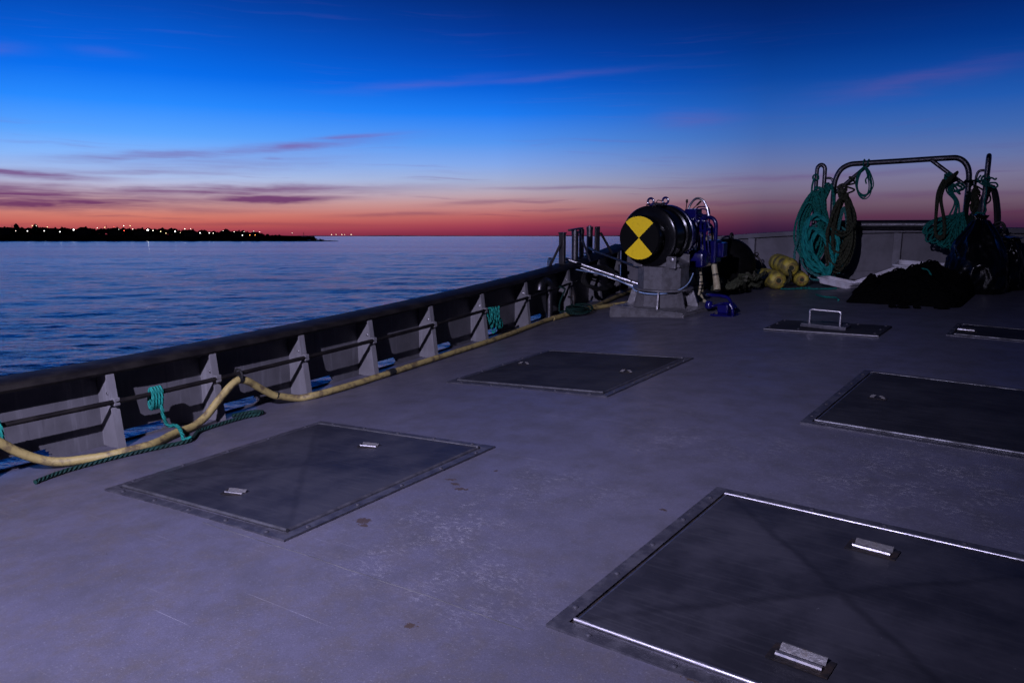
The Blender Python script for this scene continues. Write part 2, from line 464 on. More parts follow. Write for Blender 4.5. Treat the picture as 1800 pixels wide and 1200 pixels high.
class MB:
    def __init__(s):
        s.v, s.f, s.sm, s.uv = [], [], [], []

    def add(s, vs, fs, smooth=False, uvs=None):
        o = len(s.v)
        s.v += [Vector(p) for p in vs]
        for i, f in enumerate(fs):
            s.f.append([o + k for k in f])
            s.sm.append(smooth)
            s.uv.append(uvs[i] if uvs else [(0, 0)] * len(f))
        return s

    def box(s, c, size, rot=None, bev=0.):
        hx, hy, hz = size[0] / 2, size[1] / 2, size[2] / 2
        if bev:
            bm = bmesh.new()
            bmesh.ops.create_cube(bm, size=1)
            for v in bm.verts:
                v.co = Vector((v.co.x * size[0], v.co.y * size[1], v.co.z * size[2]))
            bmesh.ops.bevel(bm, geom=bm.edges[:], offset=min(bev, .45 * min(size)), segments=2, profile=.5, affect='EDGES')
            bm.verts.index_update()
            vs = [v.co.copy() for v in bm.verts]
            fs = [[v.index for v in f.verts] for f in bm.faces]
            bm.free()
        else:
            vs = [Vector((x, y, z)) for x in (-hx, hx) for y in (-hy, hy) for z in (-hz, hz)]
            fs = [[0, 1, 3, 2], [4, 6, 7, 5], [0, 4, 5, 1], [2, 3, 7, 6], [0, 2, 6, 4], [1, 5, 7, 3]]
        if rot is not None:
            vs = [rot @ v for v in vs]
        c = Vector(c)
        return s.add([v + c for v in vs], fs)

    def prism(s, pts, ext):
        """closed polygon of 3-D points swept along the vector ext"""
        k = len(pts)
        pts = [Vector(q) for q in pts]
        ext = Vector(ext)
        vs = pts + [q + ext for q in pts]
        fs = [list(range(k))[::-1], list(range(k, 2 * k))] + [[i, (i + 1) % k, k + (i + 1) % k, k + i] for i in range(k)]
        return s.add(vs, fs)

    def tube(s, path, r, sides=8, closed=False, lobes=0, pitch=0., cap=True):
        P = [Vector(q) for q in path]
        m = len(P)
        rr = r if callable(r) else (lambda t: r)
        T = []
        for i in range(m):
            if closed:
                t = P[(i + 1) % m] - P[i - 1]
            else:
                t = P[min(i + 1, m - 1)] - P[max(i - 1, 0)]
            if t.length < 1e-9:
                t = Vector((0, 0, 1))
            T.append(t.normalized())
        up = Vector((0, 0, 1)) if abs(T[0].z) < .9 else Vector((1, 0, 0))
        nrm = (up - T[0] * up.dot(T[0])).normalized()
        vs, L = [], 0.
        us = []
        for i in range(m):
            if i:
                L += (P[i] - P[i - 1]).length
                nrm = nrm - T[i] * nrm.dot(T[i])
                if nrm.length < 1e-6:
                    nrm = T[i].orthogonal()
                nrm.normalize()
            us.append(L)
            bn = T[i].cross(nrm)
            for k in range(sides):
                a = 2 * math.pi * k / sides
                q = rr(i / max(1, m - 1))
                if lobes:
                    q *= 1 + .16 * math.cos(lobes * a + 2 * math.pi * L * pitch)
                vs.append(P[i] + (nrm * math.cos(a) + bn * math.sin(a)) * q)
        fs, uvs = [], []
        for i in range(m if closed else m - 1):
            j = (i + 1) % m
            u0, u1 = us[i], us[j] if j else us[-1] + (P[0] - P[-1]).length
            for k in range(sides):
                l = (k + 1) % sides
                fs.append([i * sides + k, i * sides + l, j * sides + l, j * sides + k])
                a, b = k / sides, (k + 1) / sides
                uvs.append([(u0, a), (u0, b), (u1, b), (u1, a)])
        s.add(vs, fs, True, uvs)
        if cap and not closed:
            o = len(s.v) - m * sides
            s.f.append([o + k for k in range(sides)][::-1]); s.sm.append(False); s.uv.append([(0, 0)] * sides)
            s.f.append([o + (m - 1) * sides + k for k in range(sides)]); s.sm.append(False); s.uv.append([(0, 0)] * sides)
        return s

    def lathe(s, c, axis, prof, sides=32, smooth=True, squash=None):
        """prof: list of (t along the axis, radius)"""
        ax = Vector(axis).normalized()
        a1 = ax.orthogonal().normalized()
        if abs(ax.y) > .9:
            a1 = Vector((1, 0, 0))
        a2 = ax.cross(a1)
        c = Vector(c)
        vs = []
        for t, r in prof:
            for k in range(sides):
                a = 2 * math.pi * k / sides
                vs.append(c + ax * t + (a1 * math.cos(a) + a2 * math.sin(a)) * r)
        fs = []
        for i in range(len(prof) - 1):
            for k in range(sides):
                l = (k + 1) % sides
                fs.append([i * sides + k, i * sides + l, (i + 1) * sides + l, (i + 1) * sides + k])
        s.add(vs, fs, smooth)
        s.add([v for v in vs[:sides]], [list(range(sides))[::-1]])
        s.add([v for v in vs[-sides:]], [list(range(sides))])
        return s


ORG = {}
BOAT = []


def tag(o, label=None, cat=None, group=None, kind=None):
    if label:
        o['label'] = label
    if cat:
        o['category'] = cat
    if group:
        o['group'] = group
    if kind:
        o['kind'] = kind
    return o


def thing(name, label, cat, loc, group=None, boat=True):
    o = bpy.data.objects.new(name, None)
    o.empty_display_size = .1
    col.objects.link(o)
    o.location = loc
    ORG[o] = Vector(loc)
    tag(o, label, cat, group)
    if boat:
        BOAT.append(o)
    return o


def make_mesh(name, mb, mat, org, sharp=40):
    me = bpy.data.meshes.new(name)
    me.from_pydata([v - org for v in mb.v], [], mb.f)
    me.polygons.foreach_set('use_smooth', mb.sm)
    uvl = me.uv_layers.new(name='UVMap')
    flat = [c for f in mb.uv for q in f for c in q]
    uvl.data.foreach_set('uv', flat)
    me.materials.append(MATS[mat])
    if any(mb.sm) and sharp:
        me.set_sharp_from_angle(angle=R(sharp))
    me.update()
    return me


def part(name, mb, mat, parent=None, sharp=40, fix=False):
    org = ORG[parent]
    me = make_mesh(name, mb, mat, org, sharp)
    o = bpy.data.objects.new(name, me)
    col.objects.link(o)
    o.parent = parent
    ORG[o] = org
    if fix:
        bm = bmesh.new(); bm.from_mesh(me); bmesh.ops.recalc_face_normals(bm, faces=bm.faces); bm.to_mesh(me); bm.free()
    return o


def solo(name, mb, mat, loc, label=None, cat=None, group=None, kind=None, boat=True, sharp=40):
    me = make_mesh(name, mb, mat, Vector(loc), sharp)
    o = bpy.data.objects.new(name, me)
    col.objects.link(o)
    o.location = loc
    ORG[o] = Vector(loc)
    tag(o, label, cat, group, kind)
    if boat:
        BOAT.append(o)
    return o


def inst(name, me, parent, at, rz=0.):
    o = bpy.data.objects.new(name, me)
    col.objects.link(o)
    o.parent = parent
    o.location = Vector(at) - ORG[parent]
    o.rotation_euler = (0, 0, rz)
    ORG[o] = Vector(at)
    return o


KC, XC = .01852, -.33


def dz(x, y=0.):
    return -KC * (x - XC) ** 2


def xin(y):
    return -3.44 - (.024 * (y - 1.9) ** 2 if y > 1.9 else .08 * (1.9 - y))


def spline(pts, per=8, closed=False):
    P = [Vector(q) for q in pts]
    if len(P) < 3:
        return P
    out = []
    m = len(P)
    for i in range(m if closed else m - 1):
        if closed:
            a, b, c, d = P[i - 1], P[i], P[(i + 1) % m], P[(i + 2) % m]
        else:
            a, b, c, d = P[max(i - 1, 0)], P[i], P[i + 1], P[min(i + 2, m - 1)]
        for k in range(per):
            t = k / per
            out.append(.5 * ((2 * b) + (c - a) * t + (2 * a - 5 * b + 4 * c - d) * t * t + (3 * b - a - 3 * c + d) * t ** 3))
    if not closed:
        out.append(P[-1])
    return out


# ================================================================== SEA AND SHORE
def make_water():
    mb_v, fs = [], []
    angs = [-62 + 124 * i / 330 for i in range(331)] + [62 + (298 - 62) * i / 60 for i in range(1, 60)]
    rad = [1.5 + 3.5 * i / 6 for i in range(6)] + [5 * 30 ** (i / 400) for i in range(400)] + [150 * (40000 / 150) ** (i / 64) for i in range(65)]
    nr = len(rad) - 1
    for r in rad:
        for a in angs:
            x, y = r * math.sin(R(a)), r * math.cos(R(a))
            z = 0.
            if r < 260 and abs(a) < 64:
                k = 1 - min(1, max(0, (r - 120) / 140))
                z = .085 * noise.noise((x * .30 + y * .10, y * .42 - x * .05, 0)) + .036 * noise.noise((x * 1.1 + 7, y * 1.9 - x * .45, 2.)) + .07 * noise.noise((x * .09, y * .16, 5.))
                if r < 60:
                    z += .014 * noise.noise((x * 2.6, y * 4.4 - x * 1.2, 9.)) * min(1., (60 - r) / 25)
                z *= k
            mb_v.append((x, y, z))
    na = len(angs)
    for i in range(nr):
        for k in range(na):
            l = (k + 1) % na
            fs.append((i * na + k, (i + 1) * na + k, (i + 1) * na + l, i * na + l))
    me = bpy.data.meshes.new('sea')
    me.from_pydata(mb_v, [], fs)
    me.polygons.foreach_set('use_smooth', [True] * len(fs))
    m, nn, b = material('sea_water')
    tc = nn.new('ShaderNodeTexCoord').outputs['Object']
    b.inputs['Base Color'].default_value = (.008, .042, .16, 1)
    b.inputs['Roughness'].default_value = .17
    b.inputs['IOR'].default_value = 1.33
    a1 = nn.noise(nn.mapping(tc, (.9, 2.1, 1), (0, 0, .25)), 1., 4, .62, .3)
    a2 = nn.noise(nn.mapping(tc, (.10, .34, 1), (0, 0, .1)), 1., 3, .5, .2)
    big = nn.noise(nn.mapping(tc, (.004, .03, 1)), 1., 3, .5)
    bp = nn.new('ShaderNodeBump')
    nn.put(bp.inputs['Strength'], nn.rng(big, .38, .62, .55, 1.))
    bp.inputs['Distance'].default_value = .19
    nn.put(bp.inputs['Height'], nn.m('ADD', nn.m('MULTIPLY', a1, .6), a2))
    m.node_tree.links.new(bp.outputs[0], b.inputs['Normal'])
    me.materials.append(m)
    o = bpy.data.objects.new('sea', me)
    col.objects.link(o)
    o['kind'] = 'structure'
    o['label'] = 'rippled blue evening sea reaching to the horizon'


make_water()


def wp(px, y, Y):
    """ground-plan helper: azimuth of a column of the view at distance Y -> x ; height for the row"""
    x = (px - 900) / 1424 * Y * 1.0084
    z = EYE + (414.5 - y) / 1424 * Y * 1.0
    return x, z


YS = 450.


def shore_top(X):
    t = (X + 330) / 230.                   # 0 at far left .. 1 at the point
    t = min(1.2, max(-1.5, t))
    return 4.2 - 2.6 * max(0, t) ** 1.5 + .5 * noise.noise((X * .03, 2, 0))


def make_land():
    v, f = [], []
    xs = [-900 + i * 8 for i in range(101)] + [-96]
    for X in xs:
        tip = max(0., min(1., (-96 - X) / 75.))
        tip = tip ** .7
        h = shore_top(X) * tip
        for (dy, hh) in ((0, -.4), (2, .25 * tip), (10, .5 * h), (30, .9 * h), (90, h), (260, h * 1.0), (270, -.4)):
            v.append((X, YS + dy * max(tip ** 3, .004) + (3 * noise.noise((X * .05, 0, 1)) if dy < 30 else 0), hh + (.35 * noise.noise((X * .11, dy * .05, 4)) if dy > 2 else 0)))
    k = 7
    for i in range(len(xs) - 1):
        for j in range(k - 1):
            f.append((i * k + j, (i + 1) * k + j, (i + 1) * k + j + 1, i * k + j + 1))
    me = bpy.data.meshes.new('land')
    me.from_pydata(v, [], f)
    me.materials.append(MATS['land_soil'])
    o = bpy.data.objects.new('land', me)
    col.objects.link(o)
    o['kind'] = 'structure'
    # a low, very distant coast along the whole horizon
    v, f = [], []
    m = 300
    for i in range(m + 1):
        a = R(-70 + 140 * i / m)
        rr = 7000
        h = 3.5 + 6.5 * abs(noise.noise((i * .11, 3, 1))) + 2.5 * noise.noise((i * .9, 1, 1))
        h *= 1.0 if i < 190 else .8
        for dr, hh in ((0, -2), (40, max(1.5, h)), (400, max(1.5, h)), (420, -2)):
            v.append(((rr + dr) * math.sin(a), (rr + dr) * math.cos(a), hh))
    for i in range(m):
        for j in range(3):
            f.append((i * 4 + j, (i + 1) * 4 + j, (i + 1) * 4 + j + 1, i * 4 + j + 1))
    me = bpy.data.meshes.new('far_coast')
    me.from_pydata(v, [], f)
    me.materials.append(MATS['land_soil'])
    o = bpy.data.objects.new('far_coast', me)
    col.objects.link(o)
    o['kind'] = 'structure'


make_land()


def make_far_trees():
    mb = MB()
    rnd = random.Random(3)
    for i in range(900):
        X = -600 + 496 * (i + rnd.random()) / 900
        t = max(0., (X + 330) / 230.)
        Y = YS + rnd.uniform(35, 110)
        tp = max(0., min(1., (-96 - X) / 75.))
        Y = YS + 2 + (Y - YS - 2) * tp ** 2
        base = shore_top(X) * .8 * tp ** .8
        H = rnd.uniform(2.2, 4.3) * (1.25 - .55 * min(1, t)) * (1.35 if rnd.random() < .06 else 1)
        H *= .25 + .75 * tp
        rx = H * rnd.uniform(.35, .75)
        nb = 3
        for b in range(nb):
            cx, cy, cz = X + rnd.uniform(-.5, .5) * rx, Y + rnd.uniform(-.5, .5) * rx, base + H * rnd.uniform(.45, .8)
            bm = bmesh.new()
            bmesh.ops.create_icosphere(bm, subdivisions=1, radius=1)
            vs = [Vector((cx + q.co.x * rx * .7 * rnd.uniform(.7, 1.25), cy + q.co.y * rx * .7, cz + q.co.z * H * .36 * rnd.uniform(.75, 1.3))) for q in bm.verts]
            bm.verts.index_update()
            mb.add(vs, [[q.index for q in fc.verts] for fc in bm.faces])
            bm.free()
        mb.tube([(X, Y, base - .3), (X, Y, base + H * .5)], .12, 4)
    solo('far_trees', mb, 'tree_leaf', (-330, YS + 60, 0), 'dark low treeline along the far shore at dusk', 'trees', kind='stuff', boat=False, sharp=0)


make_far_trees()


def make_house(px, wm, hm, rot, label):
    X, _ = wp(px, 400, YS + 32)
    Y = YS + 32
    base = shore_top(X) * .88
    t = thing('house', label, 'house', (X, Y, base), 'dark houses on the far shore', boat=False)
    wm *= .62
    mb = MB().box((X, Y, base + hm / 2 - .3), (wm, 6, hm + .6))
    part('wall', mb, 'house_wall', t)
    mb = MB().prism([(X - wm / 2 - .3, Y - 3.3, base + hm), (X + wm / 2 + .3, Y - 3.3, base + hm), (X, Y - 3.3, base + hm + wm * .28)], (0, 6.6, 0))
    part('roof', mb, 'house_roof', t)
    mb = MB().box((X + wm * .22, Y + .5, base + hm + wm * .22), (.7, .7, 1.6))
    part('chimney', mb, 'house_wall', t)


for px, wm, hm, lb in [(20, 8, 3.0, 'dark gabled house by the brightest lamp at the left end of the shore'), (108, 7, 3.0, 'dark gabled house between two white lamps on the left shore'),
                       (160, 9, 3.2, 'wide dark house right of the large white lamp on the left shore'), (215, 7, 3.4, 'dark house below the red light on the far shore'),
                       (258, 8, 3.0, 'dark house just left of the lamp that glitters on the water'), (345, 9, 2.6, 'dark house on the lower middle of the far shore'),
                       (425, 8, 2.2, 'small dark house left of the orange lights on the far shore')]:
    make_house(px, wm, hm, 0, lb)


def lamp(px, y, s, mat, label, group, Y=YS + 14, rm=.158):
    X, Z = wp(px, y, Y)
    r = s * rm * .56
    base = .3
    t = thing('street_lamp', label, 'street lamp', (X, Y, base), group, boat=False)
    part('pole', MB().tube([(X, Y, base - .6), (X, Y, Z - r * .6)], .07, 6), 'pole_steel', t)
    mb = MB().lathe((X, Y, Z), (0, 0, 1), [(-r, r * .2), (-r * .85, r * .6), (-r * .4, r * .92), (0, r), (r * .4, r * .92), (r * .8, r * .6), (r, r * .15)], 12)
    part('globe', mb, mat, t)
    part('lamp_cap', MB().lathe((X, Y, Z + r * .9), (0, 0, 1), [(0, r * .55), (r * .25, r * .4), (r * .35, .02)], 10), 'pole_steel', t)


BIG = [(7, 402, 6, 'brightest white lamp at the far left of the dark shore'), (143, 404, 4.2, 'large white lamp on the shore between the two smaller white ones'),
       (271, 404.5, 4.2, 'white shore lamp with a glittering streak on the water below it'), (318, 407, 3.6, 'violet white lamp right of the one glittering on the water'),
       (119, 407.5, 3.0, 'dimmer white lamp just left of the large shore lamp'), (92, 406, 2.6, 'white lamp, third bright one from the left end of the shore'), (63, 406, 2.6, 'white lamp, second bright one from the left end of the shore'),
       (361, 409.5, 2.8, 'white lamp on the low middle of the far shore'), (377, 409.5, 2.6, 'white lamp beside its twin on the low right part of the shore'), (434, 413.5, 2.4, 'white lamp left of the orange lights near the waterline')]
for px, y, s, lb in BIG:
    lamp(px, y, s, 'lamp_glitter' if px == 271 else 'lamp_white', lb, 'bright lamps on the far shore')
TW = [(43, 406, 1.2), (79, 397, 1.2), (184, 401, 1.2), (221, 403.5, 1.2), (230, 397, 1.7), (245, 403, 1.4), (280, 405.5, 2.0), (335, 402.5, 1.6), (345, 402.5, 1.3), (384, 410, 1.5), (401, 406, 1.2), (420, 407.5, 1.5), (454, 406.5, 1.2), (464, 408, 1.2), (437, 407.5, 1.1), (520, 410, 1.0)]
ORD = 'first second third fourth fifth sixth seventh eighth ninth tenth eleventh twelfth thirteenth fourteenth fifteenth sixteenth'.split()


def nth(px, L, text):
    return text % ORD[sorted(q[0] for q in L).index(px)]


for px, y, s in TW:
    lamp(px, y, s, 'lamp_small', nth(px, TW, 'tiny white light among the shore trees, %s from the left of its kind'), 'tiny white lights on the far shore', YS + 20)
TY = [(72, 397, 1.7), (98, 399, 1.6), (197, 400, 1.6), (241, 397, 1.7), (293, 407, 2.0), (302, 410, 1.6), (327, 409, 1.3)]
for px, y, s in TY:
    lamp(px, y, s, 'lamp_yellow', nth(px, TY, 'tiny yellow light among the shore trees, %s from the left of its kind'), 'tiny yellow lights on the far shore', YS + 20)
for px, y, s in [(447, 413.2, 2.0), (456, 413.2, 1.8)]:
    lamp(px, y, s, 'lamp_orange', ('left' if px < 450 else 'right') + ' one of two orange lights close to the waterline on the shore', 'orange lights on the far shore')
lamp(230, 405.5, 2.0, 'lamp_red', 'red light low on the middle of the far shore', 'red lights on the far shore')
lamp(213, 399, 1.3, 'lamp_red', 'small red light high above the trees of the far shore', 'red lights on the far shore')
TF = [(588, 1.5), (606, 1.6), (611, 1.1), (622, 1.6), (596, 1.0)]
for px, s in TF:
    lamp(px, 412.3, s, 'lamp_far', nth(px, TF, 'tiny light on the distant coast right of the point, %s from the left'), 'lights on the distant coast', 6800, .158 / 450 * 6800)
TM = [(37, 6.5), (122, 6.0), (200, 6.6), (330, 4.6), (540, 3.4)]
for px, h in TM:
    X, _ = wp(px, 400, YS + 60)
    b = shore_top(X) * .8
    solo('radio_mast', MB().tube([(X, YS + 60, b - .5), (X, YS + 60, b + h)], .12, 5).box((X, YS + 60, b + h * .8), (1.0, .1, .1)), 'pole_steel', (X, YS + 60, b), nth(px, TM, 'thin mast sticking up out of the far treeline, %s from the left'), 'mast', 'masts on the far shore', boat=False)

# ================================================================== HULL AND DECK
YA, YB = -2.2, 8.93
XR = 3.1


def yy(i, m):
    return YA + (YB - YA) * i / m


def make_deck():
    mb = MB()
    m, k = 60, 40
    for i in range(m + 1):
        y = yy(i, m)
        xl = xin(y) - .17
        for j in range(k + 1):
            x = xl + (XR - xl) * j / k
            mb.v.append(Vector((x, y, dz(x))))
    for i in range(m):
        for j in range(k):
            mb.f.append([i * (k + 1) + j, i * (k + 1) + j + 1, (i + 1) * (k + 1) + j + 1, (i + 1) * (k + 1) + j])
            mb.sm.append(True)
            mb.uv.append([(0, 0)] * 4)
    o = solo('deck', mb, 'deck_paint', (0, 0, 0), 'scuffed grey painted boat deck', kind='structure')
    # weld seams of the deck plating, raised beads
    for y, x0, x1 in ((1.372, -2.2, -.96), (1.372, .2, 2.5)):
        mbs = MB().tube([(x0 + (x1 - x0) * t / 30, y + .004 * noise.noise((t * .7, y, 0)), dz(x0 + (x1 - x0) * t / 30) - .0042) for t in range(31)], .0050, 8)
        part('weld_seam', mbs, 'seam_dark', o)


make_deck()


def make_hull():
    mb = MB()
    m = 40
    for i in range(m + 1):
        y = yy(i, m)
        x = xin(y) - .171
        mb.v += [Vector((x, y, dz(x) - .004)), Vector((x - .05, y, dz(x) - .35)), Vector((x + .25, y, -1.5))]
    for i in range(m):
        for j in range(2):
            mb.f.append([i * 3 + j, i * 3 + j + 1, (i + 1) * 3 + j + 1, (i + 1) * 3 + j]); mb.sm.append(True); mb.uv.append([(0, 0)] * 4)
    x = xin(YB) - .171
    mb.add([(x, YB + .06, dz(x) - .004), (XR, YB + .06, dz(XR) - .004), (XR, YB + .06, -1.5), (x, YB + .06, -1.5)], [[0, 1, 2, 3]])
    mb.add([(XR, YA, dz(XR) - .004), (XR, YB + .06, dz(XR) - .004), (XR, YB + .06, -1.5), (XR, YA, -1.5)], [[0, 1, 2, 3]])
    solo('hull', mb, 'hull_paint', (0, 0, 0), 'dark blue hull side below the deck', kind='structure')


make_hull()

# ================================================================== PORT BULWARK
STY = [.70, 1.24, 1.785, 2.30, 2.87, 3.425, 4.045, 4.71, 5.44, 6.40, 7.37, 8.25]
CAPZ = .15
PT = .012
bulw = thing('bulwark', 'low grey side bulwark with black cap rail, brackets and freeing ports along the water', 'bulwark', (xin(3), 3, dz(xin(3))))


def along(y0, y1, step=.08):
    m = max(1, int(math.ceil((y1 - y0) / step)))
    return [y0 + (y1 - y0) * i / m for i in range(m + 1)]


def strip(mb, y0, y1, z0, z1, off, th):
    """vertical plate that follows the line of the bulwark; z0/z1 may be callables of y"""
    ys = along(y0, y1)
    vs = []
    for y in ys:
        x = xin(y) + off
        a = z0(y) if callable(z0) else z0
        b = z1(y) if callable(z1) else z1
        vs += [(x, y, a), (x, y, b), (x - th, y, b), (x - th, y, a)]
    fs = []
    for i in range(len(ys) - 1):
        o = 4 * i
        for k in range(4):
            l = (k + 1) % 4
            fs.append([o + k, o + l, o + 4 + l, o + 4 + k])
    e = 4 * (len(ys) - 1)
    fs += [[3, 2, 1, 0], [e, e + 1, e + 2, e + 3]]
    mb.add(vs, fs)


SLOT0, SLOT1 = .008, .052
edge = lambda y: dz(xin(y) - .15)
mb = MB()
strip(mb, YA, YB, lambda y: edge(y) + SLOT1, CAPZ + .01, -.15, PT)
ysl = []
prev = YA
for i in range(len(STY) - 1):
    a, b = STY[i] + .03, STY[i] + (STY[i + 1] - STY[i]) * .60
    if i >= 9:
        b = STY[i] + (STY[i + 1] - STY[i]) * .35
    strip(mb, prev, a, lambda y: edge(y) - .02, lambda y: edge(y) + SLOT1, -.15, PT)
    strip(mb, a, b, lambda y: edge(y) - .02, lambda y: edge(y) + SLOT0, -.15, PT)
    # rounded far end of each port
    ysl.append((a, b))
    prev = b
strip(mb, prev, YB, lambda y: edge(y) - .02, lambda y: edge(y) + SLOT1, -.15, PT)
part('plating', mb, 'bulwark_paint', bulw, fix=True)
for a, b in ysl:
    mb = MB()
    for (u0, u1, w0, w1) in ((b - .022, b + .002, SLOT0 + .030, SLOT1 + .002), (b - .010, b + .002, SLOT0 + .016, SLOT0 + .030), (b - .010, b + .002, SLOT0 - .002, SLOT0 + .010), (b - .022, b + .002, SLOT0 - .002, SLOT0 + .004)):
        strip(mb, u0, u1, lambda y, q=w0: edge(y) + q, lambda y, q=w1: edge(y) + q, -.151, PT - .002)
    part('port_corner', mb, 'bulwark_paint', bulw, fix=True)

# cap rail: heavy rounded black rail
mb = MB()
prof = [(0, 0), (-.008, .014), (-.03, .021), (-.19, .022), (-.215, .014), (-.225, 0), (-.215, -.012), (-.008, -.012)]
ys = along(YA, YB, .1)
vs = []
for y in ys:
    for a, b in prof:
        vs.append((xin(y) - .035 + a, y, CAPZ + .015 + b))
fs = []
k = len(prof)
for i in range(len(ys) - 1):
    for j in range(k):
        l = (j + 1) % k
        fs.append([i * k + j, i * k + l, (i + 1) * k + l, (i + 1) * k + j])
mb.add(vs, fs, True)
mb.add(vs[:k], [list(range(k))])
mb.add(vs[-k:], [list(range(k))[::-1]])
part('cap_rail', mb, 'cap_black', bulw, 50, fix=True)
# inner rail pipe held on the brackets
RZ = .033
part('inner_rail', MB().tube([(xin(y) - .012, y, RZ) for y in along(YA, 6.6, .12)], .0115, 8), 'cap_black', bulw)
for i, y in enumerate(STY):
    x = xin(y)
    zb = dz(x) - .012
    pl = x - .15
    # web: deep at the deck, narrow under the cap
    mb = MB().prism([(pl, y, zb), (x - .005, y, zb), (x - .012, y, zb + .06), (x - .05, y, CAPZ + .005), (pl, y, CAPZ + .005)], (0, .012, 0))
    st = part('bracket', mb, 'grey_paint', bulw, fix=True)
    mb = MB().prism([(x - .005, y - .012, zb), (x - .012, y - .012, zb + .06), (x - .050, y - .012, CAPZ + .004), (x - .041, y - .012, CAPZ + .004), (x - .003, y - .012, zb + .06), (x + .005, y - .012, zb)], (0, .036, 0))
    part('flange', mb, 'grey_paint', st, fix=True)
    mb = MB().lathe((x - .06, y, .065), (0, -1, 0), [(-.002, .007), (.006, .007), (.008, .004)], 8)
    part('bolt', mb, 'bright_steel', st)
    mb = MB().box((x - .018, y + .006, RZ), (.034, .03, .036), bev=.004)
    part('rail_clamp', mb, 'grey_paint', st)

# ================================================================== STERN BULWARK
SY = 8.9
stern = thing('stern_bulwark', 'grey bulwark with square cap rail closing the far end of the deck', 'bulwark', (-1.5, SY, dz(-1.5)))
SH = .52
XS = [-4.75 + i * .25 for i in range(32)]


def sbar(mb, off0, off1, z0, z1, xs=XS):
    vs = []
    for x in xs:
        b = dz(x)
        vs += [(x, SY + off0, b + z0), (x, SY + off0, b + z1), (x, SY + off1, b + z1), (x, SY + off1, b + z0)]
    fs = []
    for i in range(len(xs) - 1):
        for k in range(4):
            fs.append([4 * i + k, 4 * i + (k + 1) % 4, 4 * i + 4 + (k + 1) % 4, 4 * i + 4 + k])
    e = 4 * (len(xs) - 1)
    fs += [[3, 2, 1, 0], [e, e + 1, e + 2, e + 3]]
    mb.add(vs, fs)
    return mb


part('plating', sbar(MB(), 0, .02, -.03, SH - .03), 'stern_paint', stern, fix=True)
part('cap_rail', sbar(MB(), -.055, .06, SH - .045, SH), 'stern_paint', stern, fix=True)
part('foot_ledge', sbar(MB(), -.02, -.001, .0, .035), 'stern_paint', stern, fix=True)
part('foot_ledge', sbar(MB(), -.012, -.001, .085, .10), 'stern_paint', stern, fix=True)
for x in (-4.4, -3.106, -1.625, -.145, 1.33):
    mb = MB().box((x, SY - .032, dz(x) + SH / 2 - .03), (.075, .062, SH - .04), bev=.006)
    part('post', mb, 'stern_post_lit', stern)

# ================================================================== HATCHES
bolt_me = make_mesh('bolt', MB().lathe((0, 0, 0), (0, 0, 1), [(-.004, .0075), (.002, .0075), (.004, .005), (.0045, .002)], 8), 'frame_steel', Vector())
hb = MB().box((0, 0, .0005), (.128, .066, .0024))
pocket_shade_me = make_mesh('pocket_shade', hb, 'gear_black', Vector())  # flat black plate on the lid, painted shade suggesting a recess
grip_me = make_mesh('grip', MB().tube([(-.048, -.014, .006), (.048, -.014, .006)], .0062, 8), 'bright_steel', Vector())
plate_me = make_mesh('back_plate', MB().prism([(-.048, .006, .001), (.048, .006, .001), (.048, .022, .013), (-.048, .022, .013)], (0, .004, 0)), 'rusty_steel', Vector())
hp = MB()
for sx in (-1, 1):
    hp.prism([(sx * .042 - .014, -.004, .002), (sx * .042 + .014, -.004, .002), (sx * .022 + .012, .012, .018), (sx * .022 - .018, .012, .018)], (0, .005, 0))
split_me = make_mesh('back_plate', hp, 'rusty_steel', Vector())


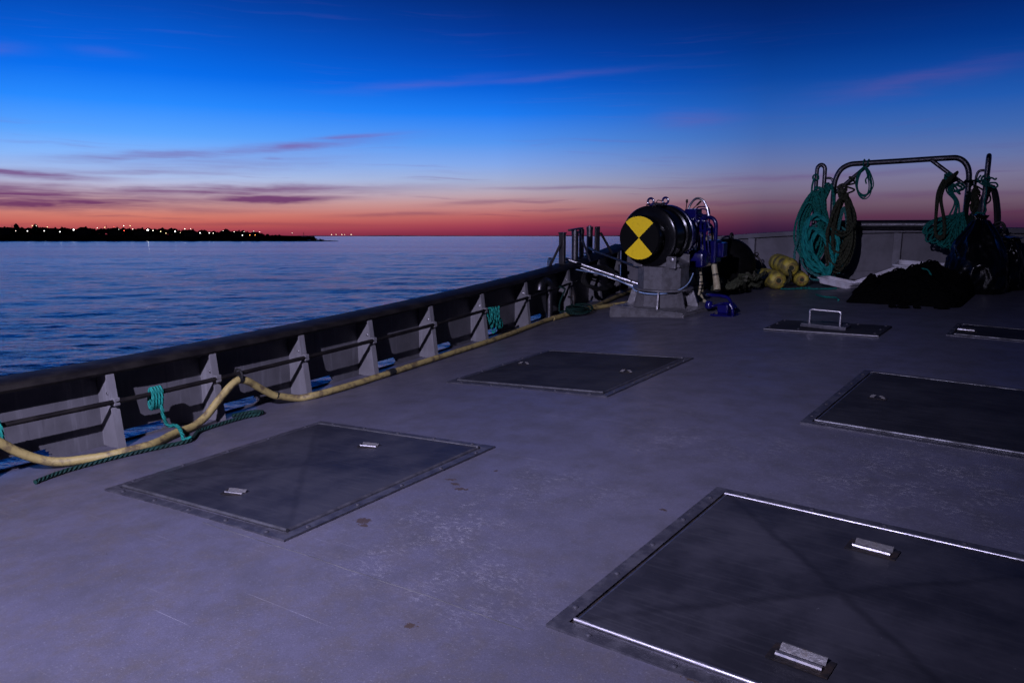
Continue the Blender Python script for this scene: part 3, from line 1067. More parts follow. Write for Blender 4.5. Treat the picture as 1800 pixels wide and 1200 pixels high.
def hatch(x0, y0, wx, wy, label, lid, handles, fw=.038, hs=1., split=False, brk=.006, nb=5, raise_=.011, bead='bead_steel_dimmed'):
    x1, y1 = x0 + wx, y0 + wy
    xm, ym = (x0 + x1) / 2, (y0 + y1) / 2
    za, zb = dz(x0), dz(x1)
    Z = lambda x, h=0.: za + (zb - za) * (x - x0) / (x1 - x0) + h + .0015
    t = thing('deck_hatch', label, 'hatch', (xm, ym, Z(xm)), 'steel hatches in the deck')

    def slab(xa, ya, xb, yb, h0, h1):
        vs = []
        for h in (h0, h1):
            vs += [(xa, ya, Z(xa, h)), (xb, ya, Z(xb, h)), (xb, yb, Z(xb, h)), (xa, yb, Z(xa, h))]
        return MB().add(vs, [[3, 2, 1, 0], [4, 5, 6, 7], [0, 1, 5, 4], [1, 2, 6, 5], [2, 3, 7, 6], [3, 0, 4, 7]])
    for nm, (a, b, c, d) in (('frame_side', (x0, y0, x0 + fw, y1)), ('frame_side', (x1 - fw, y0, x1, y1)), ('frame_end', (x0 + fw, y0, x1 - fw, y0 + fw)), ('frame_end', (x0 + fw, y1 - fw, x1 - fw, y1))):
        part(nm, slab(a, b, c, d, -.02, .006), 'frame_steel', t)
    g = .008
    a, b, c, d = x0 + fw + g, y0 + fw + g, x1 - fw - g, y1 - fw - g
    part('gutter', slab(x0 + fw + .0005, y0 + fw + .0005, x1 - fw - .0005, y1 - fw - .0005, -.02, .0005), 'gear_black', t)
    mb = MB()
    e = .010
    H = raise_
    vs = [(a, b, Z(a, .001)), (c, b, Z(c, .001)), (c, d, Z(c, .001)), (a, d, Z(a, .001)),
          (a + .002, b + .002, Z(a, H - .004)), (c - .002, b + .002, Z(c, H - .004)), (c - .002, d - .002, Z(c, H - .004)), (a + .002, d - .002, Z(a, H - .004)),
          (a + e, b + e, Z(a + e, H)), (c - e, b + e, Z(c - e, H)), (c - e, d - e, Z(c - e, H)), (a + e, d - e, Z(a + e, H)), (xm, ym, Z(xm, H + brk))]
    mb.add(vs, [[8, 9, 12], [9, 10, 12], [10, 11, 12], [11, 8, 12]])
    L = part('lid', mb, lid, t)
    mb = MB().add(vs[:12], [[0, 1, 5, 4], [4, 5, 9, 8], [2, 3, 7, 6], [6, 7, 11, 10]])
    part('lid_edge', mb, 'frame_steel', L)
    for yb in (b + .004, d - .004):
        part('edge_bead', MB().tube([(a + .001, yb, Z(a, H - .002)), (xm, yb, Z(xm, H - .002)), (c - .001, yb, Z(c, H - .002))], .0062, 10), bead, L)
    mb = MB().add(vs[:12], [[1, 2, 6, 5], [3, 0, 4, 7], [5, 6, 10, 9], [7, 4, 8, 11]])
    part('lid_edge', mb, 'frame_steel', L)
    for hx, hy, rz in handles:
        if not (x0 < hx < x1):
            continue
        fx = 1 - max(abs(hx - xm) / (wx / 2), abs(hy - ym) / (wy / 2))
        zz = Z(hx, H + brk * fx)
        p = inst('handle_shade_plate', pocket_shade_me, t, (hx, hy, zz + .0012), rz)
        p.scale = (hs, hs, hs)
        q = inst('back_plate', split_me if split else plate_me, p, (hx, hy, zz + .0012))
        if not split:
            q = inst('grip', grip_me, p, (hx, hy, zz + .0012))
    for i in range(nb):
        f = (i + .5) / nb
        for X, Y in ((x0 + fw * .45, y0 + wy * f), (x1 - fw * .45, y0 + wy * f), (x0 + wx * f, y0 + fw * .45), (x0 + wx * f, y1 - fw * .45)):
            inst('bolt', bolt_me, t, (X, Y, Z(X, .006)))
    return t


hatch(-2.854, 1.400, 1.020, 1.028, 'square steel hatch near the yellow hose, two flush handles', 'lid_steel', [(-2.325, 1.585, .35), (-2.30, 2.20, .35)], brk=.002, fw=.036, hs=.72)
hatch(-2.855, 3.331, 1.017, 1.031, 'dark square hatch in the middle of the deck, in front of the winch', 'lid_dark', [(-2.70, 3.865, .3), (-2.0, 3.835, .3)], split=True, fw=.036, hs=.62)
hatch(-.926, 1.411, 1.03, 1.024, 'large near hatch with bright edges and crossing crease lines, cut by the picture edge', 'lid_crossed', [(-.405, 1.585, -.04), (-.40, 2.212, -.04)], brk=.009, bead='bead_steel')
hatch(-.92, 3.316, 1.02, 1.127, 'dark hatch at the right edge, behind the large near one', 'lid_dark', [(-.733, 3.855, .0), (-.05, 3.855, 0)], split=True, hs=.62)
hatch(-.72, 5.74, 1.0, .499, 'small dark hatch at the far right edge of the deck', 'lid_dark', [(-.63, 5.93, 0)], fw=.03, brk=.003, nb=3, raise_=.009)


def bolted_cover():
    x0, y0, wx, wy = -1.807, 5.482, .74, .401
    x1, y1 = x0 + wx, y0 + wy
    xm, ym = (x0 + x1) / 2, (y0 + y1) / 2
    t = thing('bolted_cover', 'low bolted steel plate with an upright tube handle in the deck', 'cover', (xm, ym, dz(xm)))
    Z = lambda x: dz(x0) + (dz(x1) - dz(x0)) * (x - x0) / wx
    vs = []
    for h, s in ((-.01, 0), (.010, 0), (.014, .006)):
        vs += [(x0 + s, y0 + s, Z(x0) + h), (x1 - s, y0 + s, Z(x1) + h), (x1 - s, y1 - s, Z(x1) + h), (x0 + s, y1 - s, Z(x0) + h)]
    part('plate', MB().add(vs, [[8, 9, 10, 11]] + [[4 * r + k, 4 * r + (k + 1) % 4, 4 * r + 4 + (k + 1) % 4, 4 * r + 4 + k] for r in (0, 1) for k in range(4)]), 'lid_dark', t)
    part('front_edge', MB().tube([(x0, y0 - .004, Z(x0) + .008), (x1, y0 - .004, Z(x1) + .008)], .0045, 6), 'bright_steel', t)
    c = (-1.44, 5.64)
    zc = Z(c[0]) + .014
    b = part('box', MB().box((c[0], c[1], zc + .014), (.30, .13, .027), bev=.005), 'frame_steel', t)
    h = []
    for i in range(13):
        a = math.pi * i / 12
        sx = -math.cos(a)
        h.append((c[0] + .10 * max(-1, min(1, sx * 1.25)), c[1] - .02, zc + .075 + .045 * min(1, math.sin(a) * 1.6)))
    h = [(c[0] - .10, c[1] - .02, zc + .02)] + h + [(c[0] + .10, c[1] - .02, zc + .02)]
    part('handle', MB().tube(spline(h, 3), .0095, 10), 'bright_steel', t)
    for dx, dy in ((-.34, .03), (-.34, .2), (-.34, .36), (.34, .03), (.34, .2), (.34, .36), (-.14, .02), (.16, .37), (-.12, .37)):
        inst('bolt', bolt_me, t, (xm + dx, y0 + dy, Z(xm + dx) + .018))
    for dx in (-.13, .13):
        inst('bolt', bolt_me, t, (c[0] + dx, c[1] + .04, zc + .032))


bolted_cover()

# ================================================================== WINCH
WX, WY = -2.95, 6.28
WZ = dz(WX)
win = thing('deck_winch', 'black hydraulic winch with yellow and black disc end on a grey pedestal', 'winch', (WX, WY, WZ))
rz = Matrix.Rotation(R(-5), 3, 'Z')
z0 = WZ - .045
part('base_plate', MB().box((WX + .04, WY, z0 + .05), (.70, .68, .10), rz, bev=.006), 'winch_grey', win)
part('top_plate', MB().box((WX + .04, WY, z0 + .104), (.66, .64, .010), rz, bev=.003), 'winch_grey', win)
zt = z0 + .109


def octa(r0, r1, za, zb, ph=22.5):
    vs = [(WX + r * math.cos(R(45 * k + ph)), WY + r * math.sin(R(45 * k + ph)), z) for r, z in ((r0, za), (r1, zb)) for k in range(8)]
    return MB().add(vs, [list(range(8))[::-1], list(range(8, 16))] + [[k, (k + 1) % 8, 8 + (k + 1) % 8, 8 + k] for k in range(8)])


part('lower_column', octa(.205, .205, zt, zt + .135), 'winch_grey', win)
part('collar', MB().lathe((WX, WY, zt + .135), (0, 0, 1), [(0, .25), (.003, .256), (.012, .256), (.015, .25)], 40), 'winch_grey', win)
part('upper_column', octa(.212, .212, zt + .15, zt + .335), 'winch_grey', win)
for k in range(8):
    a = R(45 * k + 22.5 - 5)
    d = Vector((math.cos(a), math.sin(a), 0))
    s_ = Vector((-math.sin(a), math.cos(a), 0))
    c = Vector((WX, WY, 0))
    mb = MB().prism([c + d * .19 + s_ * -.005 + Vector((0, 0, zt)), c + d * .30 + s_ * -.005 + Vector((0, 0, zt)), c + d * .255 + s_ * -.005 + Vector((0, 0, zt + .134)), c + d * .19 + s_ * -.005 + Vector((0, 0, zt + .134))], s_ * .010)
    part('gusset', mb, 'winch_grey', win, fix=True)
for sx in (-1, 1):
    for sy in (-1, -.33, .33, 1):
        q = rz @ Vector((sx * .30, sy * .285, 0))
        inst('bolt', bolt_me, win, (WX + q.x, WY + q.y, zt + .004))
ztop = zt + .335
AX, AZ = -3.02, .515          # drum axis, running along the boat
for sx in (-1, 1):
    part('saddle', MB().box((WX + sx * .15 - .01, WY - .15, ztop + .04), (.085, .02, .10), bev=.006), 'winch_grey', win)
    part('saddle', MB().box((WX + sx * .15 - .01, WY + .12, ztop + .04), (.085, .02, .10), bev=.006), 'winch_grey', win)
    part('saddle_bolt', MB().lathe((WX + sx * .15, WY - .16, ztop + .065), (0, -1, 0), [(0, .016), (.008, .016), (.010, .008)], 10), 'bright_steel', win)
mb = MB().prism([(WX - .20, WY - .12, ztop - .002), (WX + .20, WY - .12, ztop - .002), (WX + .20, WY - .12, ztop + .02)] + [(AX + .2 * math.sin(R(a)), WY - .12, AZ - .235 * math.cos(R(a))) for a in range(45, -46, -10)] + [(WX - .20, WY - .12, ztop + .02)], (0, .2, 0))
part('saddle_block', mb, 'winch_grey', win, fix=True)
D0 = 5.96
part('drum', MB().lathe((AX, D0, AZ), (0, 1, 0), [(0, .174), (.008, .181), (.055, .181), (.068, .168), (.075, .152), (.155, .150), (.158, .232), (.165, .246), (.178, .252), (.20, .252), (.215, .242), (.225, .228), (.41, .226), (.415, .24), (.43, .252), (.465, .252), (.475, .24)], 48), 'winch_black', win, 30)
part('drum_housing', MB().lathe((AX, D0 + .475, AZ), (0, 1, 0), [(0, .235), (.02, .238), (.025, .250), (.06, .250), (.07, .235), (.12, .225), (.13, .20)], 40), 'winch_blue', win, 30)
dsc = part('end_disc', MB().lathe((AX, D0, AZ), (0, -1, 0), [(-.002, .176), (.004, .176), (.006, .174)], 48), 'sign_black', win)
for s in (1, -1):
    vs = [(AX, D0 - .0075, AZ)]
    for i in range(25):
        a = R(45 + 90 * i / 24) * s
        vs.append((AX + .1735 * math.cos(a), D0 - .0075, AZ + .1735 * math.sin(a)))
    v2 = [(x, y + .0018, z) for x, y, z in vs]
    kk = len(vs)
    fs = [[0, i + 1, i + 2] if s > 0 else [0, i + 2, i + 1] for i in range(kk - 2)]
    fs += [[i, (i + 1) % kk, kk + (i + 1) % kk, kk + i] for i in range(kk)]
    part('yellow_sector', MB().add(vs + v2, fs), 'sign_yellow', dsc, fix=False)


def ring(c, R0, r0, axis, seg=20, sides=8, arc=360, start=0):
    ax = Vector(axis).normalized()
    a1 = Vector((0, 0, 1)) if abs(ax.z) < .9 else Vector((1, 0, 0))
    a2 = ax.cross(a1)
    pts = [Vector(c) + (a1 * math.cos(R(start + arc * i / seg)) + a2 * math.sin(R(start + arc * i / seg))) * R0 for i in range(seg if arc == 360 else seg + 1)]
    return MB().tube(pts, r0, sides, closed=(arc == 360))


for yq in (D0 + .19, D0 + .47):
    e = part('lifting_eye', ring((AX, yq, AZ + .285), .026, .0095, (0, 1, 0)), 'winch_blue', win)
    part('eye_shank', MB().tube([(AX, yq, AZ + .235), (AX, yq, AZ + .262)], .013, 10), 'winch_blue', e)
mb = MB()
for i in range(6):
    mb.box((AX + .02 + .004 * i, D0 + .19 + .026 * i, AZ + .258 + .006 * (i % 2)), (.05, .014, .012), Matrix.Rotation(.3 * (i % 3 - 1), 3, 'X'))
mb.tube([(AX - .02, D0 + .15, AZ + .256), (AX + .02, D0 + .25, AZ + .272), (AX + .03, D0 + .36, AZ + .262)], .005, 6)
mb.tube([(AX + .02, D0 + .22, AZ + .262), (AX + .035, D0 + .25, AZ + .295), (AX + .06, D0 + .27, AZ + .29)], .004, 6)
part('band_clamp', mb, 'tube_steel', win)
# blue hydraulic motor, valve block and pipes at the far end
MY = 6.78
mot = part('motor', MB().lathe((AX + .02, D0 + .60, AZ - .02), (0, 1, 0), [(0, .17), (.03, .175), (.10, .175), (.11, .14), (.26, .13), (.28, .10)], 28), 'winch_blue', win, 30)
part('valve_block', MB().box((-2.985, 6.92, .610), (.15, .17, .13), bev=.012), 'winch_blue', win)
part('valve_bank', MB().box((-2.975, 6.92, .690), (.11, .14, .05), bev=.008), 'winch_blue', win)
part('gearbox', MB().box((-2.93, 6.78, .285), (.33, .22, .13), bev=.02).lathe((-2.93, 6.78, .30), (1, 0, 0), [(-.19, .055), (-.18, .065), (.15, .065), (.17, .05)], 18), 'winch_blue', win, 30)
part('pump_block', MB().box((-2.775, 6.93, .345), (.10, .15, .20), bev=.015).box((-2.70, 6.95, .36), (.06, .10, .13), bev=.01), 'winch_blue', win)
for i in range(14):
    q = random.Random(i)
    inst('bolt', bolt_me, win, (-3.05 + .30 * q.random(), 6.82, .24 + .1 * q.random()), 0)
part('steel_hoop', MB().tube(spline([(-3.045, 6.95, .655), (-3.03, 6.95, .73), (-2.99, 6.95, .79), (-2.945, 6.95, .808), (-2.895, 6.95, .785), (-2.86, 6.95, .725), (-2.842, 6.95, .655)], 6), .0105, 8), 'bright_steel', win)
part('lever', MB().tube([(-3.055, 6.93, .66), (-3.045, 6.93, .775)], .005, 6).lathe((-3.045, 6.93, .765), (0, 0, 1), [(0, .006), (.012, .012), (.03, .010), (.035, .003)], 8), 'gear_black', win)
part('lever', MB().tube([(-2.99, 6.90, .70), (-2.92, 6.90, .765)], .004, 6).tube([(-2.935, 6.90, .75), (-2.90, 6.90, .785)], .009, 8), 'gear_black', win)
for k, (hw, hh) in enumerate(((.062, .075), (.042, .055))):
    c = (-2.915, 6.99, .655)
    part('hydraulic_pipe', MB().tube(spline([(c[0] - hw, c[1], c[2] - .05), (c[0] - hw, c[1], c[2] + hh * .5), (c[0] - hw * .7, c[1], c[2] + hh), (c[0] + hw * .6, c[1], c[2] + hh), (c[0] + hw, c[1], c[2] + hh * .5), (c[0] + hw + .005, c[1], c[2] - .06)], 5), .0065, 7), 'winch_blue', win)
part('elbow_pipe', MB().tube(spline([(-2.92, 6.95, .625), (-2.86, 6.95, .645), (-2.80, 6.95, .632), (-2.772, 6.95, .59), (-2.768, 6.95, .52), (-2.768, 6.95, .43)], 6), .018, 10).lathe((-2.865, 6.95, .64), (1, 0, 0), [(-.03, .02), (-.028, .03), (.01, .03), (.012, .02)], 10), 'winch_blue', win)
part('elbow_pipe', MB().tube(spline([(-2.93, 6.99, .57), (-2.87, 6.99, .575), (-2.835, 6.99, .55), (-2.82, 6.99, .50)], 6), .026, 10), 'winch_blue', win)
part('manifold', MB().box((-2.885, 6.93, .555), (.09, .11, .075), bev=.014), 'winch_blue', win)


for k in range(7):
    q = random.Random(40 + k)
    xa, za = -3.0 + .035 * k, .50 + .03 * q.random()
    part('hydraulic_pipe', MB().tube(spline([(xa, 6.80 + .02 * (k % 3), za + .10), (xa + .02, 6.79, za + .02), (xa + .01 + .03 * q.random(), 6.78, za - .08), (xa + .03, 6.80, .34)], 6), .008 + .004 * (k % 2), 8), 'winch_blue', win)
    part('pipe_union', MB().lathe((xa + .02, 6.79, za + .02), (0, 0, 1), [(-.012, .012), (-.01, .018), (.012, .018), (.014, .012)], 6), 'winch_blue', win)
for k in range(5):
    q = random.Random(60 + k)
    part('pipe_union', MB().lathe((-3.04 + .05 * k, 6.83, .60 + .03 * q.random()), (0, -1, .15), [(0, .02), (.02, .02), (.022, .013), (.04, .013), (.042, .005)], 8), 'winch_blue', win)


def sleeve_hose(name, pts, r, ties, parent, mat='hose_cream'):
    P = spline(pts, 8)
    h = part(name, MB().tube(P, r, 12), mat, parent)
    for f in ties:
        i = int(f * (len(P) - 2))
        a, b = P[i], P[i + 1]
        t = (b - a).normalized()
        part('cable_tie', MB().tube([a - t * .006, a + t * .006], (r(f) if callable(r) else r) + .003, 12), 'rubber', h)
    return h


sleeve_hose('hydraulic_hose', [(-2.875, 6.92, .53), (-2.885, 6.91, .47), (-2.905, 6.90, .36), (-2.895, 6.90, .22), (-2.865, 6.88, .05), (-2.85, 6.86, -.02)], .026, [.22, .5, .72, .80, .86, .93], win)
sleeve_hose('hydraulic_hose', [(-2.765, 6.93, .26), (-2.755, 6.92, .20), (-2.725, 6.90, .10), (-2.70, 6.87, .01)], lambda t: .022 + .010 * t, [.2, .6], win)
sleeve_hose('hydraulic_hose', [(-3.02, 6.86, .24), (-2.98, 6.86, .17), (-2.91, 6.86, .05), (-2.83, 6.84, -.085), (-2.80, 6.82, -.10)], .026, [.3, .55, .85, .95], win)
sleeve_hose('hydraulic_hose', [(-3.0, 7.02, .33), (-2.94, 7.0, .39), (-2.89, 7.0, .44), (-2.86, 7.0, .47)], .020, [.3, .7], win)
sleeve_hose('hydraulic_hose', [(-2.82, 6.99, .50), (-2.80, 6.99, .44), (-2.79, 6.98, .39)], .018, [.5], win)

# steel pipes from the rail to the winch, pale blue tube round the pedestal
for k, (dzz, r_, lb) in enumerate(((0, .016, 'upper bright steel pipe running from the rail to the winch pedestal'), (-.035, .009, 'thinner steel pipe strapped under the bright pipe to the winch'))):
    a, b = Vector((-4.21, 6.75, .215 + dzz)), Vector((-3.42, 6.965, -.03 + dzz))
    t = thing('steel_pipe', lb, 'pipe', (a + b) / 2, 'pipes between rail and winch')
    part('pipe', MB().tube([a, b], r_, 12), 'bright_steel', t)
    for f in ((.60, .80) if k == 0 else (.5,)):
        q = a.lerp(b, f)
        d = (b - a).normalized()
        part('strap', MB().tube([q - d * .006, q + d * .006], r_ + .003, 12), 'rubber', t)
solo('dark_pipe', MB().tube([(-4.36, 7.45, .27), (-4.2, 7.3, .25), (-3.12, 6.35, .20)], .013, 8), 'post_steel', (-3.7, 6.9, .22), 'dark pipe slanting down from the rear rail post behind the disc', 'pipe')
solo('pale_blue_tube', MB().tube(spline([(-4.17, 6.72, .13), (-3.6, 6.42, .13), (-3.2, 6.16, .09), (-3.10, 6.075, .065), (-2.98, 6.055, .052), (-2.86, 6.075, .058), (-2.755, 6.17, .085), (-2.728, 6.30, .13), (-2.74, 6.42, .20)], 8), .0055, 6), 'tube_blue', (-2.98, 6.05, .05), 'thin pale blue tube slung round the winch pedestal', 'tube')

# blue foot valve
FX, FY = -2.33, 6.10
fz = dz(FX)
t = thing('foot_valve', 'blue steel foot valve frame on the deck right of the winch', 'pedal', (FX, FY, fz))
part('foot_plate', MB().box((FX + .01, FY, fz + .006), (.19, .17, .012), bev=.003), 'winch_blue', t)
part('guard_tube', MB().tube(spline([(FX - .20, FY + .12, fz + .13), (FX - .13, FY + .02, fz + .148), (FX - .02, FY, fz + .15), (FX + .03, FY, fz + .135), (FX + .06, FY, fz + .08), (FX + .07, FY, fz + .01)], 6), .013, 9), 'winch_blue', t)
part('guard_tube', MB().tube(spline([(FX - .18, FY + .16, fz + .03), (FX - .05, FY + .10, fz + .075), (FX + .02, FY + .08, fz + .075), (FX + .05, FY + .08, fz + .04), (FX + .055, FY + .08, fz + .01)], 6), .012, 8), 'winch_blue', t)
part('valve_body', MB().box((FX - .02, FY + .05, fz + .045), (.09, .09, .07), bev=.012), 'winch_blue', t)
part('pedal_plate', MB().box((FX + .055, FY + .03, fz + .075), (.05, .10, .012), Matrix.Rotation(.9, 3, 'Y'), bev=.003), 'winch_blue', t)
part('pipe_union', MB().lathe((FX - .19, FY + .15, fz + .02), (0, 0, 1), [(0, .03), (.02, .035), (.05, .03), (.06, .018)], 10), 'winch_blue', t)

# ================================================================== GEAR ON THE PORT RAIL
CT = CAPZ + .037
STEELZ = .48


def post(name, x, y, r, top, label, square=False, brace=None, extra=None):
    t = thing(name, label, 'roller post', (x, y, CT), 'roller posts on the side rail')
    if square:
        part('column', MB().box((x, y, (CT - .02 + top) / 2), (.055, .045, top - CT + .02), bev=.005), 'post_steel', t)
        part('cap_plate', MB().box((x, y, top + .004), (.065, .055, .012), bev=.003), 'post_steel', t)
    else:
        part('roller', MB().lathe((x, y, CT - .02), (0, 0, 1), [(0, r * 1.15), (.02, r * 1.15), (.024, r), (top - CT - .02, r), (top - CT - .015, r * 1.1), (top - CT + .02, r * 1.1)], 18), 'tube_steel', t, 30)
        part('cap_bolt', MB().lathe((x, y, top), (0, 0, 1), [(0, r * .5), (.012, r * .5), (.014, r * .3)], 8), 'tube_steel', t)
    part('foot', MB().box((x, y, CT - .004), (.11, .10, .012), bev=.003), 'post_steel', t)
    if brace:
        part('brace', MB().tube([brace[0], brace[1]], brace[2], 8), 'tube_steel' if len(brace) > 3 else 'post_steel', t)
    if extra:
        extra(t)


post('roller_post', -4.145, 6.58, .03, .475, 'square steel post with raking brace, leftmost on the side rail', True, [(-4.14, 6.57, .41), (-4.16, 6.39, CT - .005), .012])
post('roller_post', -4.235, 6.96, .034, .475, 'thick round roller post, second from the left on the side rail', False, [(-4.26, 7.1, .44), (-4.06, 6.97, CT - .01), .011, 1],
     lambda t: part('top_bar', MB().box((-4.27, 7.03, .487), (.04, .36, .018), Matrix.Rotation(.2, 3, 'Z'), bev=.004), 'post_steel', t))
post('roller_post', -4.31, 7.21, .026, .475, 'slimmer round roller post just right of the thick one')
post('roller_post', -4.50, 7.70, .034, .470, 'round roller post furthest along the side rail, brace behind it', False, [(-4.42, 7.80, .40), (-4.36, 7.95, CT - .01), .014],
     lambda t: part('back_plate', MB().box((-4.44, 7.76, .335), (.02, .09, .27), bev=.004), 'post_steel', t))
for (c, rr, lb) in (((-4.18, 6.40, .215), .035, 'small wire loop hanging on the first rail post'),):
    mb = MB()
    for i in range(3):
        mb.tube([Vector(c) + Vector((.012 * i + .004 * math.sin(5 * a / 24.), rr * .7 * math.cos(2 * math.pi * a / 24), rr * 1.2 * math.sin(2 * math.pi * a / 24))) for a in range(24)], .0035, 5, closed=True)
    solo('wire_loop', mb, 'tube_steel', c, lb, 'wire')
# black gear slung inside the bulwark near the winch
mb = MB()
for i in range(9):
    o = .012 * i
    P = []
    for a in range(28):
        q = 2 * math.pi * a / 28
        P.append((-3.98 - .05 * math.sin(q) + .02 * noise.noise((i, a * .3, 0)), 6.98 + .30 * math.cos(q) + o * .5, .02 + (.085 + .004 * i) * math.sin(q) + .015 * noise.noise((a * .4, i, 3))))
    mb.tube(P, .011, 6, closed=True)
solo('black_hose_coil', mb, 'rubber', (-3.98, 6.98, -.05), 'black hose coil slung on the bulwark behind the steel pipes', 'hose')
# gooseneck vent
gx, gy = -3.86, 5.92
gz = dz(gx)
t = thing('gooseneck_vent', 'grey steel gooseneck vent pipe standing against the bulwark', 'vent', (gx, gy, gz))
part('pipe', MB().tube(spline([(gx, gy, gz - .01), (gx, gy, .03), (gx + .004, gy - .02, .095), (gx + .012, gy - .10, .125), (gx + .02, gy - .17, .10), (gx + .022, gy - .19, .05)], 8), .030, 14), 'tube_steel', t)
part('foot_ring', MB().lathe((gx, gy, gz - .005), (0, 0, 1), [(0, .045), (.012, .045), (.016, .034)], 16), 'grey_paint', t)

# ================================================================== HOSES AND LINES ON DECK
def mx(pts):
    """keep points above the local deck"""
    return [Vector((x, y, max(z, dz(x) + .022))) for x, y, z in pts]


HOSE = [(-3.49, .95, .04), (-3.465, 1.15, .035), (-3.45, 1.26, .015), (-3.44, 1.36, -.07), (-3.41, 1.46, -.135), (-3.34, 1.585, -.150), (-3.285, 1.70, -.142), (-3.275, 1.83, -.140), (-3.35, 1.98, -.165),
        (-3.405, 2.156, -.141), (-3.420, 2.281, -.058), (-3.423, 2.352, -.007), (-3.425, 2.411, .013), (-3.425, 2.471, -.015), (-3.425, 2.556, -.079), (-3.413, 2.630, -.120), (-3.395, 2.735, -.152),
        (-3.343, 2.838, -.146), (-3.348, 3.093, -.147), (-3.390, 3.510, -.152), (-3.469, 4.149, -.161), (-3.515, 4.525, -.166), (-3.589, 4.980, -.175), (-3.735, 5.65, -.192), (-3.751, 6.072, -.195), (-3.724, 6.532, -.191), (-3.584, 6.828, -.174), (-3.45, 7.05, -.160), (-3.2, 7.2, -.13)]
t = thing('yellow_hose', 'long dirty yellow hose lying along the foot of the bulwark', 'hose', (-3.41, 3.6, dz(-3.41)))
P = spline(mx(HOSE), 7)
part('hose', MB().tube([q + Vector((.004 * noise.noise((i * .21, 1, 0)), 0, -.003 + .003 * noise.noise((i * .17, 5, 0)))) for i, q in enumerate(P)], .0190, 12), 'hose_yellow', t)
for y0 in (2.411, 3.42, 2.62):
    i = min(range(len(P)), key=lambda k: abs(P[k].y - y0))
    d = (P[i + 1] - P[i]).normalized()
    w_ = .012 if y0 < 2.5 else (.03 if y0 > 3 else .002)
    part('tape_band', MB().tube([P[i] - d * w_, P[i] + d * w_], .0222, 12), 'rubber', t)
part('hanger', ring((-3.437, 2.411, .030), .032, .006, (0, 1, 0)), 'rubber', t)
solo('branch_hose', MB().tube(spline(mx([(-3.745, 5.80, -.195), (-3.752, 6.15, -.196), (-3.80, 6.62, -.208), (-3.93, 7.1, -.222), (-4.06, 7.6, -.235), (-4.15, 8.2, -.25)]), 7), .022, 10), 'hose_yellow', (-3.85, 6.8, dz(-3.85)), 'second dull yellow hose branching off towards the corner of the bulwark', 'hose')

GR = [(-3.236, 1.327), (-3.277, 1.449), (-3.276, 1.588), (-3.255, 1.724), (-3.213, 1.856), (-3.185, 1.945), (-3.219, 1.999), (-3.309, 2.087), (-3.334, 2.211), (-3.338, 2.359), (-3.313, 2.425), (-3.345, 2.470), (-3.41, 2.45), (-3.44, 2.36)]
solo('green_rope', MB().tube(spline([(x, y, dz(x) + .010) for x, y in GR], 8), .0095, 9), 'rope_green', (-3.25, 1.8, dz(-3.25)), 'dark green rope lying on the deck beside the yellow hose', 'rope')


def knot(mb, c, n, rx, rz_, r, seed, ry=.012):
    rnd = random.Random(seed)
    P = []
    for i in range(n * 14):
        a = 2 * math.pi * i / 14
        k = i / 14
        P.append((c[0] + ry * math.cos(a) + .003 * rnd.uniform(-1, 1), c[1] + rx * (k / n - .5) * 2 + .006 * math.sin(a * .7), c[2] + rz_ * math.sin(a) + .003 * rnd.uniform(-1, 1)))
    mb.tube(P, r, 7)


# tail of line tied on the inner rail
k1 = (-3.452, 1.972, RZ)
mb = MB()
for i in range(4):
    mb.tube([(k1[0] + .016 * math.cos(a) * 1.1, k1[1] - .022 + .014 * i + .004 * math.sin(a), k1[2] - .022 + .048 * math.sin(a)) for a in [2 * math.pi * q / 18 for q in range(18)]], .0085, 7, closed=True)
mb.tube(spline([(-3.435, 1.985, -.02), (-3.43, 1.99, -.085), (-3.425, 2.005, -.125), (-3.36, 2.01, -.118), (-3.25, 1.965, -.125), (-3.2, 1.94, -.135), (-3.19, 1.97, -.13)], 6), .0085, 8)
solo('rope_lashing', mb, 'rope_teal', (k1[0], k1[1], k1[2] - .05), 'green line knotted on the inner rail, tail crossing the yellow hose', 'rope')
k2 = (-3.477, 1.305, RZ)
mb = MB()
for i in range(3):
    mb.tube([(k2[0] + .02 * math.cos(a) * 1.1, k2[1] - .02 + .016 * i, k2[2] - .03 + .055 * math.sin(a)) for a in [2 * math.pi * q / 18 for q in range(18)]], .009, 7, closed=True)
solo('rope_lashing', mb, 'rope_teal', k2, 'green lashing round rail and hose at the left picture edge', 'rope')
c = (-3.632, 4.79, RZ)
mb = MB()
for i in range(5):
    L = .045 + .016 * (i % 3) + .01 * random.random()
    yo = -.035 + .021 * i
    mb.tube([(c[0] + .018 * math.cos(a) + .004 * i % 2, c[1] + yo + .012 * math.sin(2 * a + i), c[2] - L + (L + .014) * math.sin(a)) for a in [2 * math.pi * q / 22 for q in range(22)]], .0065, 6, closed=True)
mb.tube(spline([(c[0] + .02, c[1] + .05, c[2] - .06), (c[0] + .02, c[1] + .085, c[2] - .10), (c[0] + .015, c[1] + .10, c[2] - .14), (c[0] + .015, c[1] + .06, c[2] - .155), (c[0] + .02, c[1] + .04, c[2] - .12)], 6), .0065, 6)
solo('rope_hank', mb, 'rope_teal', (c[0], c[1], c[2] - .1), 'small green rope hank hung on the inner rail mid way along the bulwark', 'rope')
c = (-3.80, 6.0, .02)
mb = MB()
mb.tube(spline([(c[0] - .02, c[1] + .02, .045), (c[0] + .01, c[1] - .01, .055), (c[0] + .025, c[1] + .04, .03), (c[0] + .015, c[1] + .02, -.02), (c[0] + .01, c[1] - .02, -.09), (c[0] + .02, c[1] - .03, -.16), (c[0] + .06, c[1] + .03, -.155), (c[0] + .10, c[1] + .12, -.16)], 6), .008, 7)
